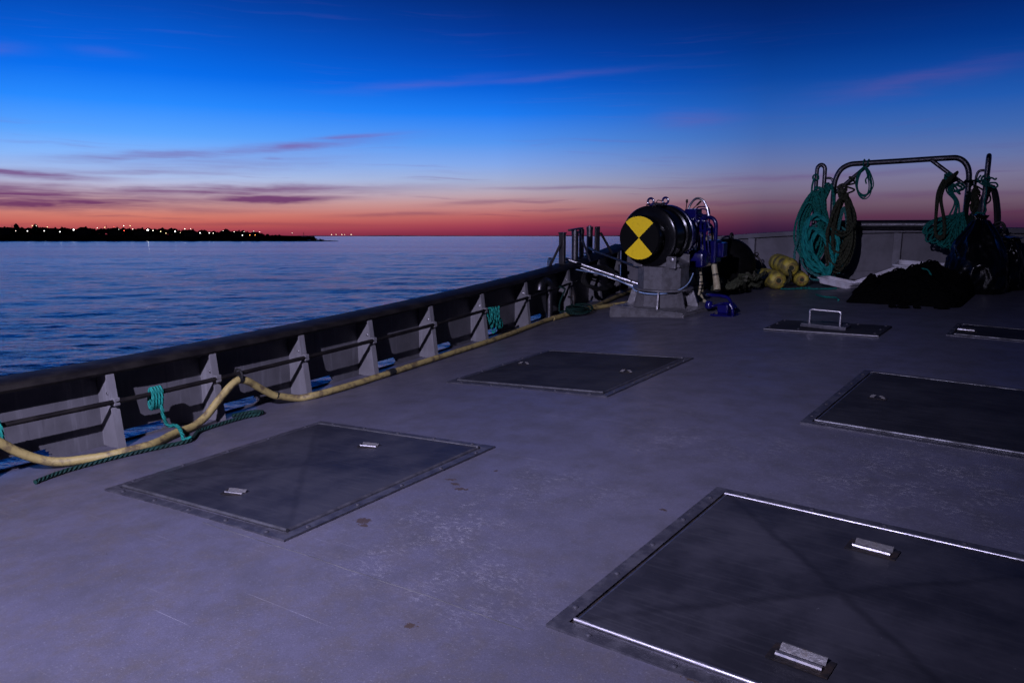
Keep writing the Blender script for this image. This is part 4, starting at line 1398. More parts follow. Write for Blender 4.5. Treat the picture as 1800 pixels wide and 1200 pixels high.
for i in range(5):
    mb.tube([(c[0] + .08 + (.05 + .012 * i) * math.cos(a) + .01 * i, c[1] + .13 + (.12 + .01 * i) * math.sin(a), -.165 + .03 * math.cos(a + i) * .8 + .004 * i) for a in [2 * math.pi * q / 22 for q in range(22)]], .008, 6, closed=True)
solo('rope_lashing', mb, 'rope_green', (c[0], c[1], -.2), 'green rope tied round the yellow hose beside the gooseneck vent', 'rope')
mb = MB()
mb.lathe((-3.80, 6.22, .0), (.25, -.3, -1), [(-.03, .006), (.0, .012), (.03, .022), (.09, .024), (.115, .012), (.14, .006)], 10)
solo('hook_weight', mb, 'gear_black', (-3.80, 6.2, -.05), 'small black block hanging from the rail next to the gooseneck vent', 'block')

# ================================================================== STERN GANTRY
GY = 8.76
tr = .026
g = thing('tube_gantry', 'bent steel tube arch standing at the far bulwark, hung with ropes', 'frame', (-1.64, GY, dz(-1.64)))
arch = [(-2.245, GY, dz(-2.24)), (-2.245, GY, .5), (-2.25, GY, .86), (-2.235, GY, .98), (-2.19, GY, 1.065), (-2.11, GY, 1.110), (-2.0, GY, 1.120), (-1.6, GY, 1.140), (-1.25, GY, 1.158), (-1.15, GY, 1.155), (-1.085, GY, 1.11), (-1.05, GY, 1.03), (-1.042, GY, .90), (-1.042, GY, .5), (-1.042, GY, dz(-1.04))]
part('arch_tube', MB().tube(spline(arch, 8), tr, 14), 'tube_steel', g)
part('brace', MB().tube([(-1.93, GY - .005, 1.112), (-2.235, GY - .005, .83)], .019, 10), 'tube_steel', g)
part('brace', MB().tube([(-1.37, GY - .005, 1.140), (-1.06, GY - .005, .90)], .019, 10), 'tube_steel', g)
part('foot', MB().lathe((-2.245, GY, dz(-2.24) - .002), (0, 0, 1), [(0, .06), (.012, .06), (.016, .03)], 14), 'tube_steel', g)
part('foot', MB().lathe((-1.042, GY, dz(-1.04) - .002), (0, 0, 1), [(0, .06), (.012, .06), (.016, .03)], 14), 'tube_steel', g)
rl = part('roller', MB().lathe((-2.22, GY + .03, .505), (1, 0, .03), [(0, .03), (.02, .03), (.02, .046), (1.14, .046), (1.14, .03), (1.165, .03)], 22), 'tube_steel', g)
rl['label'] = 'thick horizontal steel roller between the legs'


def hook(x0, x1, y0, y1, top, label, side):
    t = thing('hook_post', label, 'post', ((x0 + x1) / 2, (y0 + y1) / 2, dz(x0)), 'steel hook posts at the far bulwark')
    xm, ym = (x0 + x1) / 2, (y0 + y1) / 2
    hw = Vector((x1 - x0, y1 - y0, 0)) / 2
    P = [(x0, y0, dz(x0)), (x0, y0, .6), (x0, y0, top - .09)]
    for i in range(1, 8):
        a = math.pi * i / 8
        q = Vector((xm, ym, top - .055)) - hw * math.cos(a) + Vector((0, 0, .055 * math.sin(a)))
        P.append(q)
    P += [(x1, y1, top - .09), (x1, y1, .62)]
    part('hook_tube', MB().tube(spline(P, 4), .021, 12), 'tube_steel', t)
    part('side_tube', MB().tube(spline([(x1, y1, top - .135), (x1 + side * .06, y1, top - .135), (x1 + side * .085, y1, top - .17), (x1 + side * .09, y1, top - .26), (x1 + side * .09, y1, .55)], 5), .012, 10), 'tube_steel', t)


hook(-2.43, -2.35, GY, GY, 1.11, 'bent tube hook post left of the rope frame', 1)
hook(-.885, -.90, 8.60, 8.80, 1.175, 'taller bent tube hook post right of the rope frame', -1)


# ---------------------------------------------------------------- rope coils
def hang_coil(mb, top, bot, width, turns, r, seed, depth=.06, sides=6, pinch=.25, lean=0., res=26, jit=1., wvar=.28, lmin=.8):
    """a hank of rope hung from one place: long teardrop turns"""
    rnd = random.Random(seed)
    top, bot = Vector(top), Vector(bot)
    P = []
    prm = []
    for k in range(turns + 1):
        prm.append((rnd.uniform(1 - wvar, 1.08), rnd.uniform(lmin, 1.04), rnd.uniform(-1, 1), rnd.uniform(-1, 1)))
    for i in range(turns * res + 1):
        k = i // res
        f = (i % res) / res
        a0, a1 = prm[k], prm[min(k + 1, turns)]
        wv = [a0[j] + (a1[j] - a0[j]) * f for j in range(4)]
        a = 2 * math.pi * f
        hgt = (1 - math.cos(a)) / 2                       # 0 at the top, 1 at the bottom
        c = top.lerp(bot, hgt * wv[1] ** jit)
        wd = width * wv[0] * (pinch + (1 - pinch) * min(1., hgt * 1.6) ** .6)
        sx = math.sin(a)
        P.append((c.x + sx * wd / 2 + wv[2] * width * .10 * (.3 + hgt) + lean * sx * sx * .0 + .006 * noise.noise((i * .3, seed, 0)), c.y + wv[3] * depth / 2 + .02 * math.cos(a + seed), c.z + .03 * sx * wv[2] + .006 * noise.noise((i * .25, seed, 4))))
    mb.tube(P, r, sides)


def tangle(mb, c, rad, n, r, seed, sides=6):
    rnd = random.Random(seed)
    P = []
    for i in range(n):
        v = Vector((rnd.gauss(0, 1), rnd.gauss(0, 1), rnd.gauss(0, 1)))
        v.normalize()
        P.append(Vector(c) + Vector((v.x * rad[0], v.y * rad[1], v.z * rad[2])))
    mb.tube(spline(P, 7), r, sides)


HY = 8.56
mb = MB()
hang_coil(mb, (-2.38, HY, .84), (-2.37, HY, .08), .34, 13, .0105, 1, .14, pinch=.4, wvar=.6, lmin=.55)
hang_coil(mb, (-2.40, HY - .05, .74), (-2.40, HY - .05, .20), .26, 5, .0105, 3, .16, pinch=.5, wvar=.5, lmin=.6)
hang_coil(mb, (-2.30, HY - .02, .88), (-2.42, HY - .02, .22), .22, 7, .0085, 2, .10)
hang_coil(mb, (-2.22, HY - .02, .90), (-2.28, HY, .42), .14, 5, .0085, 22, .08)
tangle(mb, (-2.36, HY, .83), (.07, .04, .06), 26, .0085, 5)
tangle(mb, (-2.25, HY, .88), (.05, .04, .05), 18, .0085, 6)
mb.tube(spline([(-2.43, HY + .12, .98), (-2.44, HY + .1, .90), (-2.43, HY + .05, .80), (-2.45, HY, .66)], 6), .010, 6)
knot(mb, (-2.43, GY - .03, .985), 3, .012, .030, .008, 4, .028)
solo('rope_coil', mb, 'rope_teal', (-2.37, HY, .1), 'big hank of thin teal rope, leftmost on the rope frame', 'rope', 'ropes hung on the frame')
mb = MB()
rnd = random.Random(12)
for i in range(4):
    w0 = (.155, .115, .14, .09)[i]
    yo = HY - .11 - .034 * i
    P = []
    for q in range(46):
        a = 2 * math.pi * q / 46
        P.append((-2.275 + .022 * i + w0 * math.cos(a) * (1 + .08 * math.sin(a * 2 + i)) - .05 * math.sin(a), yo + .02 * math.sin(a * 2), (.315, .27, .36, .24)[i] + (.285, .22, .25, .19)[i] * math.sin(a) + .02 * math.sin(3 * a + i)))
    mb.tube(spline(P, 3, True), .0195, 10, closed=True, lobes=3, pitch=9.)
solo('thick_rope_coil', mb, 'rope_teal_thick', (-2.2, HY - .1, .03), 'coil of thick bright teal twisted rope hanging left of the olive hank', 'rope', 'ropes hung on the frame')
mb = MB()
for i in range(5):
    P = []
    for q in range(30):
        a = 2 * math.pi * q / 30
        P.append((-2.24 + (.25 - .03 * i) * math.cos(a), HY - .02 + .03 * math.sin(2 * a + i), .26 + (.28 - .012 * i) * math.sin(a) + .015 * math.sin(3 * a + 2 * i)))
    mb.tube(spline(P, 2, True), .012, 7, closed=True)
mb.tube(spline([(-2.5, HY - .05, .40), (-2.52, HY - .08, .2), (-2.47, HY - .12, .05), (-2.3, HY - .2, -.02), (-2.1, HY - .25, .0)], 8), .012, 7)
solo('pale_rope_coil', mb, 'rope_teal_pale', (-2.2, HY, -.02), 'wide loops of pale teal rope drooping low behind the thick coil', 'rope', 'ropes hung on the frame')
mb = MB()
hang_coil(mb, (-2.06, HY - .16, .80), (-2.06, HY - .16, .06), .26, 15, .0115, 31, .16, pinch=.45, wvar=.6, lmin=.62)
hang_coil(mb, (-2.06, HY - .18, .78), (-2.05, HY - .18, .42), .26, 4, .0105, 33, .12, pinch=.5)
tangle(mb, (-2.06, HY - .16, .815), (.045, .04, .03), 20, .0105, 35)
mb.tube(spline([(-2.06, HY - .16, .80), (-2.07, HY - .05, .90), (-2.05, GY - .03, .97), (-2.10, GY - .035, .985), (-2.04, GY - .04, .93), (-2.13, GY - .03, .90), (-2.04, GY - .04, .86), (-2.07, HY - .1, .82)], 7), .009, 6)
solo('rope_coil', mb, 'rope_olive', (-2.06, HY - .16, .08), 'long hank of dark olive rope hanging beside the bright teal coil', 'rope', 'ropes hung on the frame')
mb = MB()
hang_coil(mb, (-2.06, HY - .09, .70), (-2.05, HY - .09, .05), .13, 6, .0095, 41, .05)
solo('pale_rope_coil', mb, 'rope_teal_pale', (-2.06, HY - .09, .05), 'narrow pale teal strands showing inside the olive hank', 'rope', 'ropes hung on the frame')
mb = MB()
tangle(mb, (-2.16, GY - .05, .865), (.05, .03, .055), 22, .008, 44)
tangle(mb, (-2.12, GY - .06, .80), (.03, .03, .05), 14, .008, 45)
solo('rope_knot', mb, 'rope_grey', (-2.16, GY - .05, .8), 'greyish knot of cord on the left diagonal brace', 'rope', 'ropes hung on the frame')
mb = MB()
hang_coil(mb, (-1.955, GY - .04, 1.085), (-1.95, GY - .04, .76), .165, 7, .0055, 53, .035, pinch=.35, res=30, wvar=.5)
for dx in (-.022, .02):
    mb.tube([(-1.955 + dx + .0 * a, GY + .034 * math.cos(a), 1.122 + .036 * math.sin(a)) for a in [2 * math.pi * q / 14 for q in range(14)]], .0065, 6, closed=True)
mb.tube(spline([(-1.955, GY - .045, 1.08), (-1.93, GY - .05, 1.04), (-1.925, GY - .05, .99), (-1.94, GY - .05, .96), (-1.93, GY - .05, .92)], 6), .008, 6)
solo('small_rope_coil', mb, 'rope_teal', (-1.95, GY - .04, .76), 'small neat teal coil hanging from the top bar of the frame', 'rope', 'ropes hung on the frame')
# the fan shaped bundle on the right
mb = MB()
rnd = random.Random(61)
p0 = Vector((-1.045, HY - .03, .66))
for i in range(34):
    f = i / 33
    th = R(206 + 74 * f + rnd.uniform(-3, 3))
    Ln = (.345 - .07 * abs(f - .25)) * rnd.uniform(.92, 1.05)
    wd = rnd.uniform(.030, .055)
    d = Vector((math.cos(th), 0, math.sin(th)))
    nn_ = Vector((-d.z, 0, d.x))
    yo = rnd.uniform(-.07, .07)
    P = []
    for q in range(20):
        a = 2 * math.pi * q / 20
        P.append(p0 + Vector((.02 * rnd.uniform(-.1, .1), yo, .01 * math.sin(a * 2))) + d * (Ln * (1 - math.cos(a)) / 2) + nn_ * (wd * math.sin(a) * (.4 + .6 * (1 - math.cos(a)) / 2)) + Vector((0, .02 * math.cos(a), -.02 * ((1 - math.cos(a)) / 2) ** 2)))
    mb.tube(spline(P, 2, True), .0085, 6, closed=True)
for dx, tz in ((-.10, .93), (-.16, .96), (-.02, .93), (-.07, .90)):
    mb.tube(spline([(-1.205, HY + .1, .98), (-1.15 + dx * .3, HY + .04, .86), (-1.08 + dx * .2, HY - .02, .76), p0 + Vector((dx * .6, -.04, -.03))], 6), .008, 6)
tangle(mb, (-1.195, HY + .1, .965), (.055, .05, .06), 26, .0085, 65)
tangle(mb, (-1.11, HY + .06, .88), (.06, .05, .05), 20, .0085, 66)
mb.tube(spline([(-1.08, HY - .08, .40), (-1.10, HY - .09, .33), (-1.07, HY - .09, .30), (-1.04, HY - .09, .36), (-1.05, HY - .08, .45)], 6), .008, 6)
solo('rope_coil', mb, 'rope_teal', (-1.15, HY, .36), 'fan shaped teal rope bundle hanging on the right of the frame', 'rope', 'ropes hung on the frame')
mb = MB()
for i in range(2):
    P = spline([(-1.215, HY - .05, .96), (-1.235 - .01 * i, HY - .11, .84), (-1.24, HY - .13, .64), (-1.23, HY - .14, .48), (-1.19, HY - .14, .425 + .02 * i), (-1.155, HY - .14, .47), (-1.175, HY - .13, .62), (-1.215, HY - .12, .80), (-1.19, HY - .05, .95)], 7)
    mb.tube(P, .0145, 8)
for i in range(5):
    mb.tube([(-1.17 + .014 * (i - 2) + .026 * math.cos(a), HY - .02 + .045 * math.sin(a), .935 + .045 * math.cos(a) + .012 * i) for a in [2 * math.pi * q / 16 for q in range(16)]], .0125, 7, closed=True)
solo('rope_loop', mb, 'rope_olive', (-1.2, HY - .13, .42), 'single olive loop hanging in front of the fan of teal rope', 'rope', 'ropes hung on the frame')
mb = MB()
knot(mb, (-1.042, GY - .005, .925), 4, .012, .034, .008, 71, .036)
mb.tube(spline([(-1.06, GY - .05, .945), (-.98, GY - .06, .95), (-.935, GY - .05, .945), (-.99, GY - .05, .935)], 5), .009, 6)
mb.tube(spline([(-1.03, GY - .04, .92), (-.97, GY - .05, .90), (-.92, GY - .05, .87), (-.86, GY - .06, .83), (-.845, GY - .06, .77), (-.89, GY - .06, .735), (-.94, GY - .06, .77), (-.99, GY - .05, .90)], 6), .0075, 6)
hang_coil(mb, (-.99, GY - .07, .84), (-.99, GY - .07, .60), .12, 6, .0075, 74, .05)
tangle(mb, (-.985, GY - .07, .80), (.06, .04, .06), 22, .008, 75)
solo('rope_lashing', mb, 'rope_green', (-1.0, GY - .05, .6), 'green lashing on the right leg of the tube frame', 'rope', 'ropes hung on the frame')
mb = MB()
for i in range(12):
    th = R(18 + 11 * i)
    c = Vector((-.965, HY - .02, .50))
    mb.tube([c + Vector((.13 * math.cos(th) * f, .015 * math.sin(i) * f, .155 * math.sin(th) * f ** .8)) for f in [q / 6 for q in range(7)]], .009, 6)
solo('rope_bunch', mb, 'rope_green', (-.96, HY, .5), 'dull green rope turns bulging just above the black bag', 'rope', 'ropes hung on the frame')
mb = MB()
hang_coil(mb, (-.845, HY + .08, .90), (-.83, HY + .06, .30), .17, 9, .016, 81, .10, pinch=.5, sides=8)
mb.tube([(-.745 + .05 * math.cos(a), HY + .05, .52 + .06 * math.sin(a)) for a in [2 * math.pi * q / 18 for q in range(18)]], .012, 7, closed=True)
mb.tube([(-.735 + .035 * math.cos(a), HY + .03, .51 + .045 * math.sin(a)) for a in [2 * math.pi * q / 18 for q in range(18)]], .008, 7, closed=True)
solo('black_hose_hank', mb, 'rubber', (-.83, HY + .06, .3), 'hank of black hose hanging on the right hook post', 'hose')
mb = MB()
knot(mb, (-.89, 8.60, .965), 3, .02, .034, .008, 91, .032)
for pts in ([(-.90, 8.57, .97), (-.84, 8.55, .975), (-.81, 8.55, .96), (-.80, 8.55, .975)], [(-.86, 8.56, .93), (-.80, 8.54, .93), (-.785, 8.54, .90), (-.82, 8.54, .89), (-.85, 8.56, .92)],
            [(-.88, 8.56, .93), (-.865, 8.52, .85), (-.87, 8.50, .76), (-.85, 8.50, .69), (-.87, 8.50, .66), (-.92, 8.50, .665), (-.94, 8.50, .62)], [(-.93, 8.6, 1.0), (-.95, 8.6, .95), (-.90, 8.58, .91)]):
    mb.tube(spline(pts, 6), .0075, 6)
tangle(mb, (-.875, 8.58, .93), (.04, .03, .04), 18, .0075, 92)
solo('rope_lashing', mb, 'rope_teal', (-.88, 8.57, .65), 'thin teal line tied round the right hook post with loose ends', 'rope', 'ropes hung on the frame')
mb = MB()
tangle(mb, (-.955, HY + .08, .77), (.04, .04, .12), 26, .012, 95)
solo('rope_bunch', mb, 'rope_olive', (-.955, HY + .08, .65), 'small olive rope bunch between right leg and hook post', 'rope', 'ropes hung on the frame')

# ================================================================== GEAR ON THE FAR DECK
# bin bags
def bag(name, c, rad, H, seed, label, lean=(0, 0), neck=.16):
    mb = MB()
    nu, nv = 96, 70
    vs = []
    for j in range(nv + 1):
        f = j / nv
        if f < .08:
            pr = .88 + .12 * f / .08
        else:
            q = (f - .08) / .92
            pr = max(neck, 1 - (1 - neck) * q ** 2.1)
        if f > .93:
            pr = neck * (1 + (f - .93) * 9)
        for i in range(nu):
            a = 2 * math.pi * i / nu
            d = Vector((math.cos(a), math.sin(a), 0))
            fold = 0.
            q3 = Vector((d.x * 2.2, d.y * 2.2, f * 2.4 + seed))
            q3 = Vector((d.x * 1.5, d.y * 1.5, f * 2.0 + seed))
            fold += .26 * (.45 - abs(noise.noise(q3 * .9)) * 1.8)
            fold += .14 * (.4 - abs(noise.noise(q3 * 1.9 + Vector((3, 0, 7)))) * 1.8)
            fold += .05 * (.4 - abs(noise.noise(q3 * 4.1 + Vector((0, 5, 2)))) * 2.)
            fold += .10 * (f ** 4) * math.sin(a * 9 + 3 * noise.noise((f * 3, seed, 0)))
            rr = pr * (1 + fold * (.5 + .6 * f))
            vs.append((c[0] + rad[0] * rr * d.x + lean[0] * f ** 1.5, c[1] + rad[1] * rr * d.y + lean[1] * f ** 1.5, dz(c[0]) + .002 + H * f * (1 + .03 * noise.noise((a, f, seed)))))
    fs = [[j * nu + i, j * nu + (i + 1) % nu, (j + 1) * nu + (i + 1) % nu, (j + 1) * nu + i] for j in range(nv) for i in range(nu)]
    mb.add(vs, fs, True)
    mb.add(vs[-nu:], [list(range(nu))])
    t = thing(name, label, 'bag', (c[0], c[1], dz(c[0])), 'black bags by the far bulwark')
    part('bag', mb, 'bag_black', t, 0)
    tz = dz(c[0]) + H * .92
    part('tie', MB().tube([(c[0] + lean[0] * .9 + rad[0] * neck * 1.25 * math.cos(a), c[1] + lean[1] * .9 + rad[1] * neck * 1.25 * math.sin(a), tz + .01 * math.sin(2 * a)) for a in [2 * math.pi * q / 20 for q in range(20)]], .008, 6, closed=True), 'rubber', t)


bag('rubbish_bag', (-.835, 8.12), (.245, .25), .66, 3.1, 'tall shiny black rubbish bag gathered at the top', (-.02, .06))
bag('rubbish_bag', (-.635, 8.46), (.165, .20), .46, 8.7, 'second black bag slumped at the right behind the tall one', (-.02, .03), .4)

# dark heap of netting
def heap():
    mb = MB()
    nu, nv = 110, 60
    x0, x1, y0, y1 = -1.66, -.80, 7.0, 8.35

    def hgt(x, y):
        u, v = (x - x0) / (x1 - x0), (y - y0) / (y1 - y0)
        e = min(u, 1 - u, .5) * 2
        e2 = min(v, 1 - v, .5) * 2
        w_ = max(0., min(1., e * 1.7)) ** .42 * max(0., min(1., e2 * 1.6)) ** .5
        b = .085 + .070 * math.exp(-(((x + 1.25) / .24) ** 4 + ((y - 7.85) / .42) ** 2)) + .06 * math.exp(-(((x + .95) / .3) ** 2 + ((y - 7.8) / .5) ** 2)) + .06 * math.exp(-(((x + 1.55) / .2) ** 2 + ((y - 7.4) / .3) ** 2))
        n1 = noise.noise((x * 4.5, y * 4.5, 1)) * .085
        n2 = (1 - abs(noise.noise((x * 9, y * 9, 2))) * 2) * .035
        n3 = (1 - abs(noise.noise((x * 22, y * 22, 5))) * 2) * .014
        sh = .5 + noise.noise((x * 2.2, y * 2.2, 8)) * .9
        return max(0., (b + n1 + n2 + n3)) * min(1., max(0., w_ * (1.1 + sh * .4) - .12) * 1.3)
    vs = []
    for j in range(nv + 1):
        for i in range(nu + 1):
            x, y = x0 + (x1 - x0) * i / nu, y0 + (y1 - y0) * j / nv
            vs.append((x, y, dz(x) - .004 + hgt(x, y)))
    mb.add(vs, [[j * (nu + 1) + i, j * (nu + 1) + i + 1, (j + 1) * (nu + 1) + i + 1, (j + 1) * (nu + 1) + i] for j in range(nv) for i in range(nu)], True)
    t = thing('net_heap', 'heap of black netting piled on the deck below the frame', 'net', (-1.2, 7.6, dz(-1.2)))
    part('netting', mb, 'net_black', t, 0)
    mb = MB()
    rnd = random.Random(5)
    for i in range(70):
        a, b = rnd.uniform(-1.62, -.86), rnd.uniform(7.0, 8.2)
        th = rnd.uniform(0, 6.28)
        P = []
        for q in range(10):
            th += rnd.uniform(-.6, .6)
            a += .035 * math.cos(th)
            b += .035 * math.sin(th)
            a = min(max(a, -1.64), -.84)
            b = min(max(b, 7.04), 8.3)
            P.append((a, b, dz(a) + hgt(a, b) + .006))
        mb.tube(spline(P, 3), .007, 5)
    o = part('net_cord', mb, 'net_black', t)
    o['kind'] = 'stuff'
    mb = MB()
    mb.tube(spline([(-1.19, 7.6, dz(-1.19) + hgt(-1.19, 7.6) + .01), (-1.14, 7.58, dz(-1.14) + hgt(-1.14, 7.58) + .015), (-1.10, 7.52, dz(-1.1) + hgt(-1.1, 7.52) + .012)], 6), .007, 6)
    part('cord_end', mb, 'rope_teal', t)
    mb = MB()
    for k, (x, y, s) in enumerate(((-1.17, 6.84, .05), (-1.08, 6.86, .03), (-.92, 6.92, .06), (-1.25, 6.83, .035))):
        bm = bmesh.new()
        bmesh.ops.create_icosphere(bm, subdivisions=2, radius=1)
        bm.verts.index_update()
        mb.add([(x + q.co.x * s * (1 + .4 * noise.noise(q.co * 2 + Vector((k, 0, 0)))), y + q.co.y * s * .6, dz(x) + .012 + q.co.z * .014 * (1 + .6 * noise.noise(q.co * 3))) for q in bm.verts], [[q.index for q in f.verts] for f in bm.faces])
        bm.free()
    part('loose_scrap', mb, 'net_black', t)['kind'] = 'stuff'


heap()
mb = MB()
for k in range(7):
    q = random.Random(k)
    c = Vector((-1.20 + .05 * q.random(), 6.80 + .03 * q.random(), dz(-1.2) + .008 + .012 * q.random()))
    mb.add([c + Vector((q.uniform(-.02, .02), q.uniform(-.02, .02), q.uniform(-.006, .012))) for _ in range(3)], [[0, 1, 2]])
    mb.add([c + Vector((q.uniform(-.02, .02), q.uniform(-.02, .02), q.uniform(-.006, .012))) for _ in range(3)], [[0, 1, 2]])
solo('plastic_scrap', mb, 'bag_black', (-1.18, 6.81, dz(-1.2)), 'crumpled scrap of plastic in front of the net heap', 'scrap')


# white foam trays
def tray(c, size, rot, label, lid=False):
    t = thing('foam_tray', label, 'tray', c, 'white foam trays by the far bulwark')
    M_ = Matrix.Translation(c) @ rot.to_4x4()
    sx, sy, sz = size
    th = .012

    def rect(z, ins, r=.035):
        out = []
        for cx_, cy_, a0 in ((sx / 2 - ins - r, sy / 2 - ins - r, 0), (-sx / 2 + ins + r, sy / 2 - ins - r, 90), (-sx / 2 + ins + r, -sy / 2 + ins + r, 180), (sx / 2 - ins - r, -sy / 2 + ins + r, 270)):
            for k in range(5):
                a = R(a0 + 22.5 * k)
                out.append(M_ @ Vector((cx_ + r * math.cos(a), cy_ + r * math.sin(a), z)))
        return out
    rings = [rect(0, .02), rect(.006, .012), rect(sz * .8, .002), rect(sz * .8, -.010), rect(sz, -.010), rect(sz, .012), rect(.02, .03)]
    vs = [v for rg in rings for v in rg]
    k = 20
    fs = [[i * k + j, i * k + (j + 1) % k, (i + 1) * k + (j + 1) % k, (i + 1) * k + j] for i in range(len(rings) - 1) for j in range(k)]
    fs += [list(range(k))[::-1], list(range((len(rings) - 1) * k, len(rings) * k))]
    part('tray', MB().add(vs, fs), 'foam_white', t)
    mb = MB()
    a, b = M_ @ Vector((-sx / 2 + .04, 0, .022)), M_ @ Vector((sx / 2 - .04, 0, .022))
    mb.tube([a, b], .006, 5)
    part('floor_rib', mb, 'foam_white', t)


tray((-1.985, 8.14, dz(-2) + .012), (.34, .22, .06), Matrix.Rotation(.12, 3, 'Y') @ Matrix.Rotation(-.25, 3, 'Z'), 'shallow white foam tray lying on the deck under the olive rope hank')
tray((-1.66, 8.32, dz(-1.66) + .04), (.42, .26, .05), Matrix.Rotation(-.42, 3, 'Y') @ Matrix.Rotation(-.25, 3, 'X'), 'white foam tray leaning up between the rope hank and the net heap')
tray((-1.27, 8.44, dz(-1.27) + .13), (.56, .24, .07), Matrix.Rotation(.03, 3, 'Y') @ Matrix.Rotation(.10, 3, 'X'), 'white foam tray on edge behind the net heap, only its rim showing')


# yellow floats
def buoy(p, q, r, label):
    p, q = Vector(p), Vector(q)
    L = (q - p).length
    d = (q - p).normalized()
    t = thing('net_float', label, 'float', (p + q) / 2 - Vector((0, 0, r)), 'yellow floats by the far bulwark')
    part('float_body', MB().lathe(p, d, [(0, r * .30), (.004, r * .62), (.02, r * .86), (.05, r * .98), (L * .33, r), (L * .36, r * .93), (L * .40, r), (L * .62, r), (L * .65, r * .93), (L * .69, r), (L - .05, r * .98), (L - .02, r * .88), (L - .004, r * .66), (L, r * .32)], 22), 'float_yellow', t, 60)
    part('hole_rim', ring(q + d * .001, r * .34, .010, d), 'float_cap', t)
    part('core_rope', MB().tube([p - d * .01, q + d * .012], r * .26, 8), 'rope_olive', t)


fzz = lambda x, r: dz(x) + r - .003
buoy((-2.80, 8.36, fzz(-2.8, .092)), (-2.485, 7.90, fzz(-2.5, .092)), .092, 'dirty yellow float lying in front, at the left of the pile')
buoy((-2.72, 8.52, fzz(-2.7, .092) + .135), (-2.425, 8.08, fzz(-2.42, .092) + .105), .092, 'dirty yellow float lying on top of the others')
buoy((-2.50, 8.50, fzz(-2.5, .078)), (-2.315, 8.08, fzz(-2.3, .078)), .078, 'yellow float underneath at the right, only its ring end showing')
buoy((-2.98, 8.62, fzz(-2.9, .07) + .03), (-2.87, 8.36, fzz(-2.87, .07) + .03), .06, 'small yellow float end poking out left of the pile')
solo('float_rope', MB().tube(spline([(-2.44, 8.07, .09), (-2.42, 8.04, .07), (-2.41, 8.02, .02), (-2.43, 7.97, -.02), (-2.48, 7.93, -.03), (-2.50, 7.97, -.01)], 6), .018, 8), 'rope_olive', (-2.45, 8.0, -.03), 'dark rope threaded through the ends of the yellow floats', 'rope')
# black ball fender, hoops and rope pile
bx, by = -2.98, 7.85
t = thing('ball_fender', 'big round black fender behind the winch', 'fender', (bx, by, dz(bx)))
r_ = .265
part('ball', MB().lathe((bx, by, dz(bx) + r_ - .004), (.1, -.1, 1), [(-r_ * math.cos(math.pi * i / 18), max(.004, r_ * math.sin(math.pi * i / 18))) for i in range(19)], 32), 'fender_black', t, 60)
part('lug', ring((bx + .03, by - .03, dz(bx) + 2 * r_ + .015), .03, .012, (1, 0, 0)), 'rubber', t)
hx, hy = -2.99, 8.48
t = thing('hoop_frame', 'black steel hoop with upright standing behind the floats', 'gear', (hx, hy, dz(hx)))
part('hoop', ring((hx, hy, dz(hx) + .19), .135, .011, (0, 1, 0), 30, 8, 230, -115), 'gear_black', t)
part('hoop', ring((hx + .01, hy - .05, dz(hx) + .16), .07, .008, (0, 1, 0), 24, 8, 230, -115), 'gear_black', t)
part('upright', MB().tube([(hx - .155, hy, dz(hx)), (hx - .15, hy, dz(hx) + .34)], .012, 8), 'gear_black', t)
part('crossbar', MB().tube([(hx - .02, hy - .02, dz(hx) + .335), (hx + .06, hy - .02, dz(hx) + .315)], .013, 8), 'gear_black', t)
part('eye', ring((hx + .085, hy - .03, dz(hx) + .325), .018, .006, (0, 1, 0)), 'gear_black', t)
part('base_bar', MB().box((hx, hy - .06, dz(hx) + .06), (.34, .22, .12), bev=.02), 'gear_black', t)
part('curl', ring((hx + .12, hy - .06, dz(hx) + .15), .035, .007, (0, 1, 0), 18, 6, 260, 0), 'gear_black', t)
mb = MB()
rnd = random.Random(17)
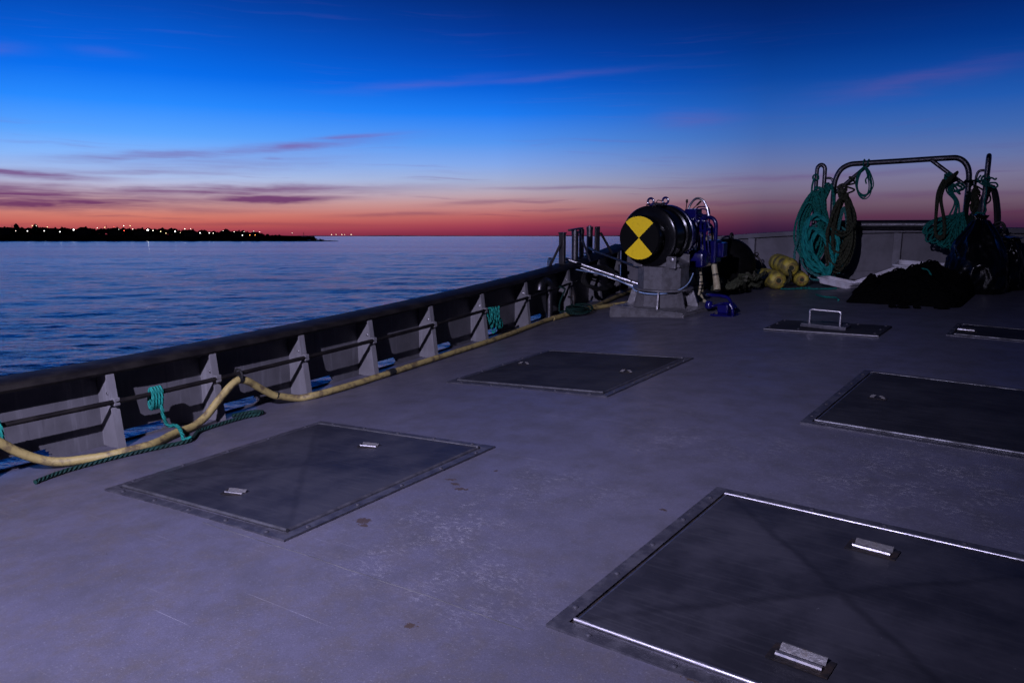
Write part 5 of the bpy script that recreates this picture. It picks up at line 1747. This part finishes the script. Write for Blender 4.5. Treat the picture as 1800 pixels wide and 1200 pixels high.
for i in range(9):
    c = Vector((-2.83 + rnd.uniform(-.14, .10), 7.62 + rnd.uniform(-.25, .25), 0))
    P = []
    ph = rnd.uniform(0, 6)
    for q in range(16):
        a = ph + q * .55
        x = c.x + .13 * math.cos(a) * rnd.uniform(.7, 1.2)
        P.append((x, c.y + .13 * math.sin(a), dz(x) + .025 + .05 * abs(math.sin(q * .9 + i)) + .012 * i))
    mb.tube(spline(P, 4), .019, 8)
solo('rope_pile', mb, 'rope_olive', (-2.7, 7.7, dz(-2.7)), 'tangled pile of dark rope between the winch and the yellow floats', 'rope')
mb = MB()
for i in range(5):
    P = []
    ph = rnd.uniform(0, 6)
    for q in range(7):
        x = -2.96 + .045 * q * math.cos(ph * .3) + rnd.uniform(-.03, .03)
        y = 7.55 + .1 * i + rnd.uniform(-.05, .05)
        P.append((x, y, dz(x) + .10 + .04 * math.sin(q * 1.2 + i) + .02 * i))
    mb.tube(spline(P, 4), .017, 8)
solo('grey_rope', mb, 'rope_grey', (-2.7, 7.6, dz(-2.7) + .05), 'lighter grey rope lying over the dark rope pile', 'rope')
for k, (pts, lb) in enumerate((([(-2.30, 8.0), (-2.22, 7.9), (-2.1, 7.88), (-1.95, 7.95)], 'thin teal line lying on the deck under the hanging coils'), ([(-2.0, 7.45), (-1.9, 7.3), (-1.78, 7.25), (-1.72, 7.1)], 'thin teal line end on the deck left of the net heap'), ([(-2.45, 7.88), (-2.36, 7.86), (-2.28, 7.92), (-2.2, 7.98)], 'short pale teal line in front of the yellow floats'))):
    solo('loose_line', MB().tube(spline([(x, y, dz(x) + .009) for x, y in pts], 6), .008, 6), 'rope_teal', (pts[0][0], pts[0][1], dz(pts[0][0])), lb, 'rope')

# ------------------------------------------------------------------ set the boat afloat
done = set()
SM = Matrix.Scale(S, 4)


def scale_tree(o):
    o.location = o.location * S
    if o.type == 'MESH' and o.data.name not in done:
        done.add(o.data.name)
        o.data.transform(SM)
    for c_ in o.children:
        scale_tree(c_)


for o in BOAT:
    scale_tree(o)
bpy.context.view_layer.update()
for o in BOAT:
    o.matrix_world = BOATM @ Matrix.Translation(o.location)
